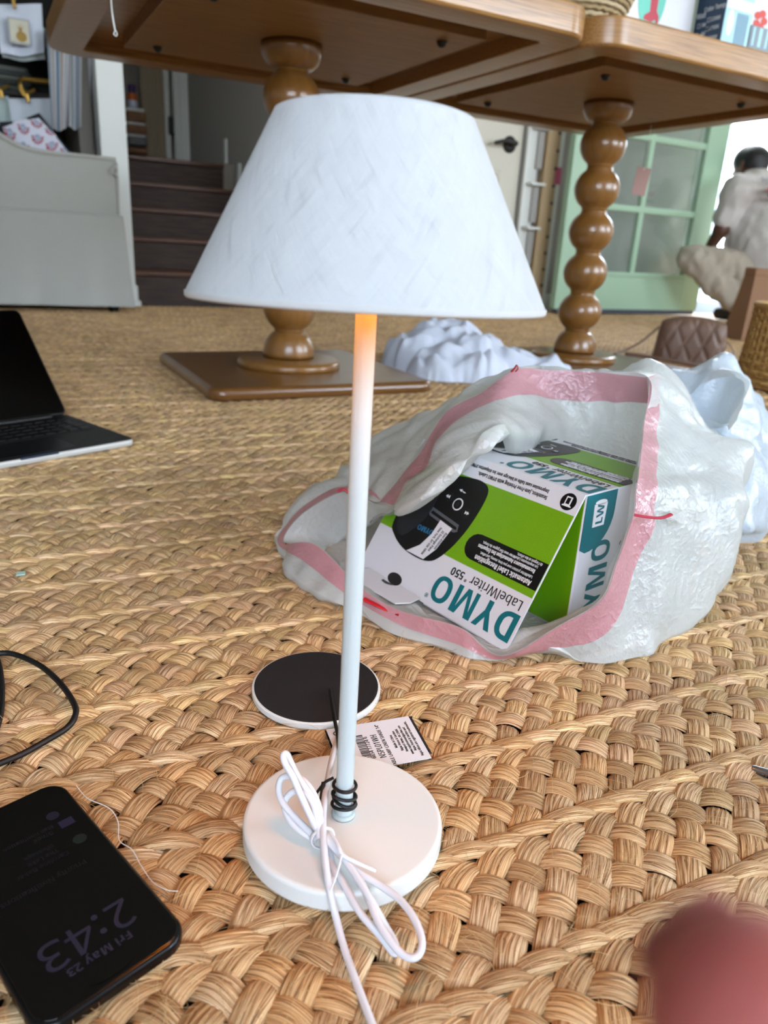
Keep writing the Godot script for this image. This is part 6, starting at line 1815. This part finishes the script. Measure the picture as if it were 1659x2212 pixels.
func crouching_person() -> void:
	var o := Vector3(3.98, 0, -3.08)
	var shift := 0.17
	var t := room_thing("person", "person in white work clothes crouching with back turned at the open garden door", "person", o)
	var P := func(x: float, y: float, z: float) -> Vector3: return Vector3(x + shift, y, z) - o
	var hipL: Vector3 = P.call(3.93, 0.30, -3.08); var hipR: Vector3 = P.call(4.18, 0.30, -3.08)
	var kneeL: Vector3 = P.call(3.575, 0.345, -3.24); var kneeR: Vector3 = P.call(4.50, 0.36, -3.28)
	var ankL: Vector3 = P.call(3.87, 0.10, -3.06); var ankR: Vector3 = P.call(4.28, 0.10, -3.06)
	var pel: Vector3 = P.call(4.06, 0.30, -3.05); var waist: Vector3 = P.call(4.05, 0.46, -3.11)
	var chest: Vector3 = P.call(4.03, 0.66, -3.18); var neck: Vector3 = P.call(4.00, 0.82, -3.26)
	var head: Vector3 = P.call(4.02, 0.885, -3.31)
	var shL: Vector3 = P.call(3.80, 0.735, -3.20); var shR: Vector3 = P.call(4.24, 0.74, -3.20)
	var elL: Vector3 = P.call(3.755, 0.52, -3.22); var elR: Vector3 = P.call(4.33, 0.50, -3.24)
	var wrL: Vector3 = P.call(3.82, 0.36, -3.36); var wrR: Vector3 = P.call(4.22, 0.36, -3.46)
	var skin := [[neck, head, 0.052, 0.055], [head, head + Vector3(0, 0.015, -0.02), 0.083, 0.085], [head + Vector3(0, -0.05, -0.06), head + Vector3(0, -0.03, -0.05), 0.045, 0.05], [chest, neck, 0.10, 0.06], [waist, chest, 0.10, 0.11], [pel, waist, 0.11, 0.10],
		[shL, elL, 0.050, 0.042], [elL, wrL, 0.042, 0.028], [shR, elR, 0.050, 0.042], [elR, wrR, 0.042, 0.028], [hipL, kneeL, 0.075, 0.052], [hipR, kneeR, 0.075, 0.052], [kneeL, ankL, 0.05, 0.035], [kneeR, ankR, 0.05, 0.035]]
	# hands: palm, four fingers and a thumb
	for s in [[wrL, 1.0], [wrR, -1.0]]:
		var wpos: Vector3 = s[0]
		var fw := Vector3(0.25 * s[1], -0.35, -0.9).normalized(); var side := Vector3(s[1], 0, 0.3).normalized()
		var palm := wpos + fw * 0.055
		skin.append([wpos, palm, 0.027, 0.033])
		for k in 4:
			var root := palm + side * (0.027 - 0.018 * k) + fw * 0.02
			var m1 := root + fw * (0.034 + 0.004 * (1 - absf(k - 1.5)))
			skin.append([root, m1, 0.0095, 0.009]); skin.append([m1, m1 + fw * 0.02 + Vector3(0, -0.02, 0), 0.009, 0.0075])
		skin.append([wpos + fw * 0.03 + side * 0.02, wpos + fw * 0.06 + side * 0.055, 0.012, 0.010])
	put("body", nets(skin, 0.014, 0.03), M.skin_dark, t)
	put("ear", nets([[head + Vector3(-0.082, -0.012, 0.0), head + Vector3(-0.086, 0.018, 0.006), 0.012, 0.014]], 0.005, 0.01), M.skin_dark, t)
	put("nose", nets([[head + Vector3(0, -0.01, -0.10), head + Vector3(0, -0.028, -0.118), 0.010, 0.014]], 0.005, 0.01), M.skin_dark, t)
	put("hair", nets([[head + Vector3(0, 0.03, 0.006), head + Vector3(0, 0.035, -0.03), 0.090, 0.088], [head + Vector3(0, -0.015, 0.035), head + Vector3(0, 0.02, 0.02), 0.064, 0.08]], 0.010, 0.03), M.hair, t)
	var shirt := [[pel + Vector3(-0.03, 0.03, 0.03), waist + Vector3(-0.04, 0, 0), 0.195, 0.205], [waist + Vector3(-0.04, 0, 0), chest, 0.205, 0.18], [chest, chest + Vector3(-0.02, 0.09, -0.06), 0.165, 0.11], [chest + Vector3(-0.02, 0.09, -0.05), neck + Vector3(0, -0.02, 0.01), 0.10, 0.078], [shL + Vector3(0.10, 0, 0), shL, 0.10, 0.078], [shR - Vector3(0.10, 0, 0), shR, 0.10, 0.078],
		[shL, shL.lerp(elL, 0.74), 0.078, 0.068], [shR, shR.lerp(elR, 0.74), 0.078, 0.068]]
	put("shirt", nets(shirt, 0.014, 0.05, 0.012), M.shirt, t)
	var tr := [[pel, pel + Vector3(0, -0.02, 0.02), 0.175, 0.17], [hipL, kneeL, 0.115, 0.075], [hipR, kneeR, 0.115, 0.078], [kneeL, kneeL.lerp(ankL, 0.5) + Vector3(-0.01, -0.01, 0), 0.073, 0.072], [kneeL.lerp(ankL, 0.5) + Vector3(-0.01, -0.01, 0), ankL, 0.072, 0.066], [kneeR, ankR, 0.090, 0.075]]
	put("trousers", nets(tr, 0.014, 0.035, 0.018), M.trousers, t)
	for a in [ankL, ankR]:
		put("shoe", nets([[a + Vector3(0.03, -0.055, 0.05), a + Vector3(-0.02, -0.058, -0.13), 0.042, 0.038]], 0.010, 0.02), plain(Color(0.10, 0.09, 0.09), 0.6), t, Transform3D(Basis(), Vector3.ZERO))
	# print on the back of the shirt
	var nv := (chest - waist).normalized()
	var fr := frame(chest + Vector3(-0.16, 0.06, 0.178), Vector3(1, 0, 0.0), nv)
	lettering("lettering", "Benjamin", 0.036, plain(Color(0.42, 0.42, 0.46), 0.8), t, fr.translated_local(Vector3(0, 0.075, -0.012)), true)
	put("back_print", plate(oval2(0, 0, 0.075, 0.040, 24, 0.25, PI - 0.25), 0.0006), plain(Color(0.66, 0.14, 0.16), 0.8), t, fr.translated_local(Vector3(0, -0.002, 0.003)))
	put("back_print", plate(oval2(0, 0, 0.075, 0.040, 24, PI + 0.25, TAU - 0.25), 0.0006), plain(Color(0.15, 0.20, 0.28), 0.8), t, fr.translated_local(Vector3(0, -0.004, 0.004)))
	lettering("lettering", "MOORE", 0.024, plain(Color(0.30, 0.30, 0.34), 0.8), t, fr.translated_local(Vector3(0, -0.003, 0.006)), true)
	put("pocket_cloth", tube_geo(spline([hipL + Vector3(-0.12, -0.06, 0.125), hipL + Vector3(-0.09, -0.10, 0.135), hipL + Vector3(-0.05, -0.125, 0.14)], 5), 0.016, 0.016, 8, 0.5).mesh(), plain(Color(0.10, 0.10, 0.14), 0.8), t)

func fingertip() -> void:
	var t := thing("fingertip", "blurred pink fingertip intruding at the lower right corner, very close to the lens", "finger")
	var a := Vector3(0.0274, 0.2712, -0.0355); var b := Vector3(0.0343, 0.2629, -0.0346); var c := Vector3(0.05, 0.2459, -0.0348)
	var skin := plain(Color(0.68, 0.36, 0.33), 0.55)
	skin.subsurf_scatter_enabled = true
	skin.subsurf_scatter_strength = 0.3
	put("finger", nets([[a, b, 0.0074, 0.0084], [b, c, 0.0084, 0.0092]], 0.0012, 0.004), skin, t)
	var d := (a - b).normalized()
	var n := (Vector3(0, 0.32, 0) - a); n = -(n - d * n.dot(d)).normalized()
	put("nail", slab(0.0046, 0.0055, 0.003, 0.0, 0.0006, 0.0002, 5), plain(Color(0.75, 0.48, 0.45), 0.3), t, Transform3D(Basis(d.cross(n).normalized(), n, d.cross(n).cross(n).normalized()), a + n * 0.0070 - d * 0.001))
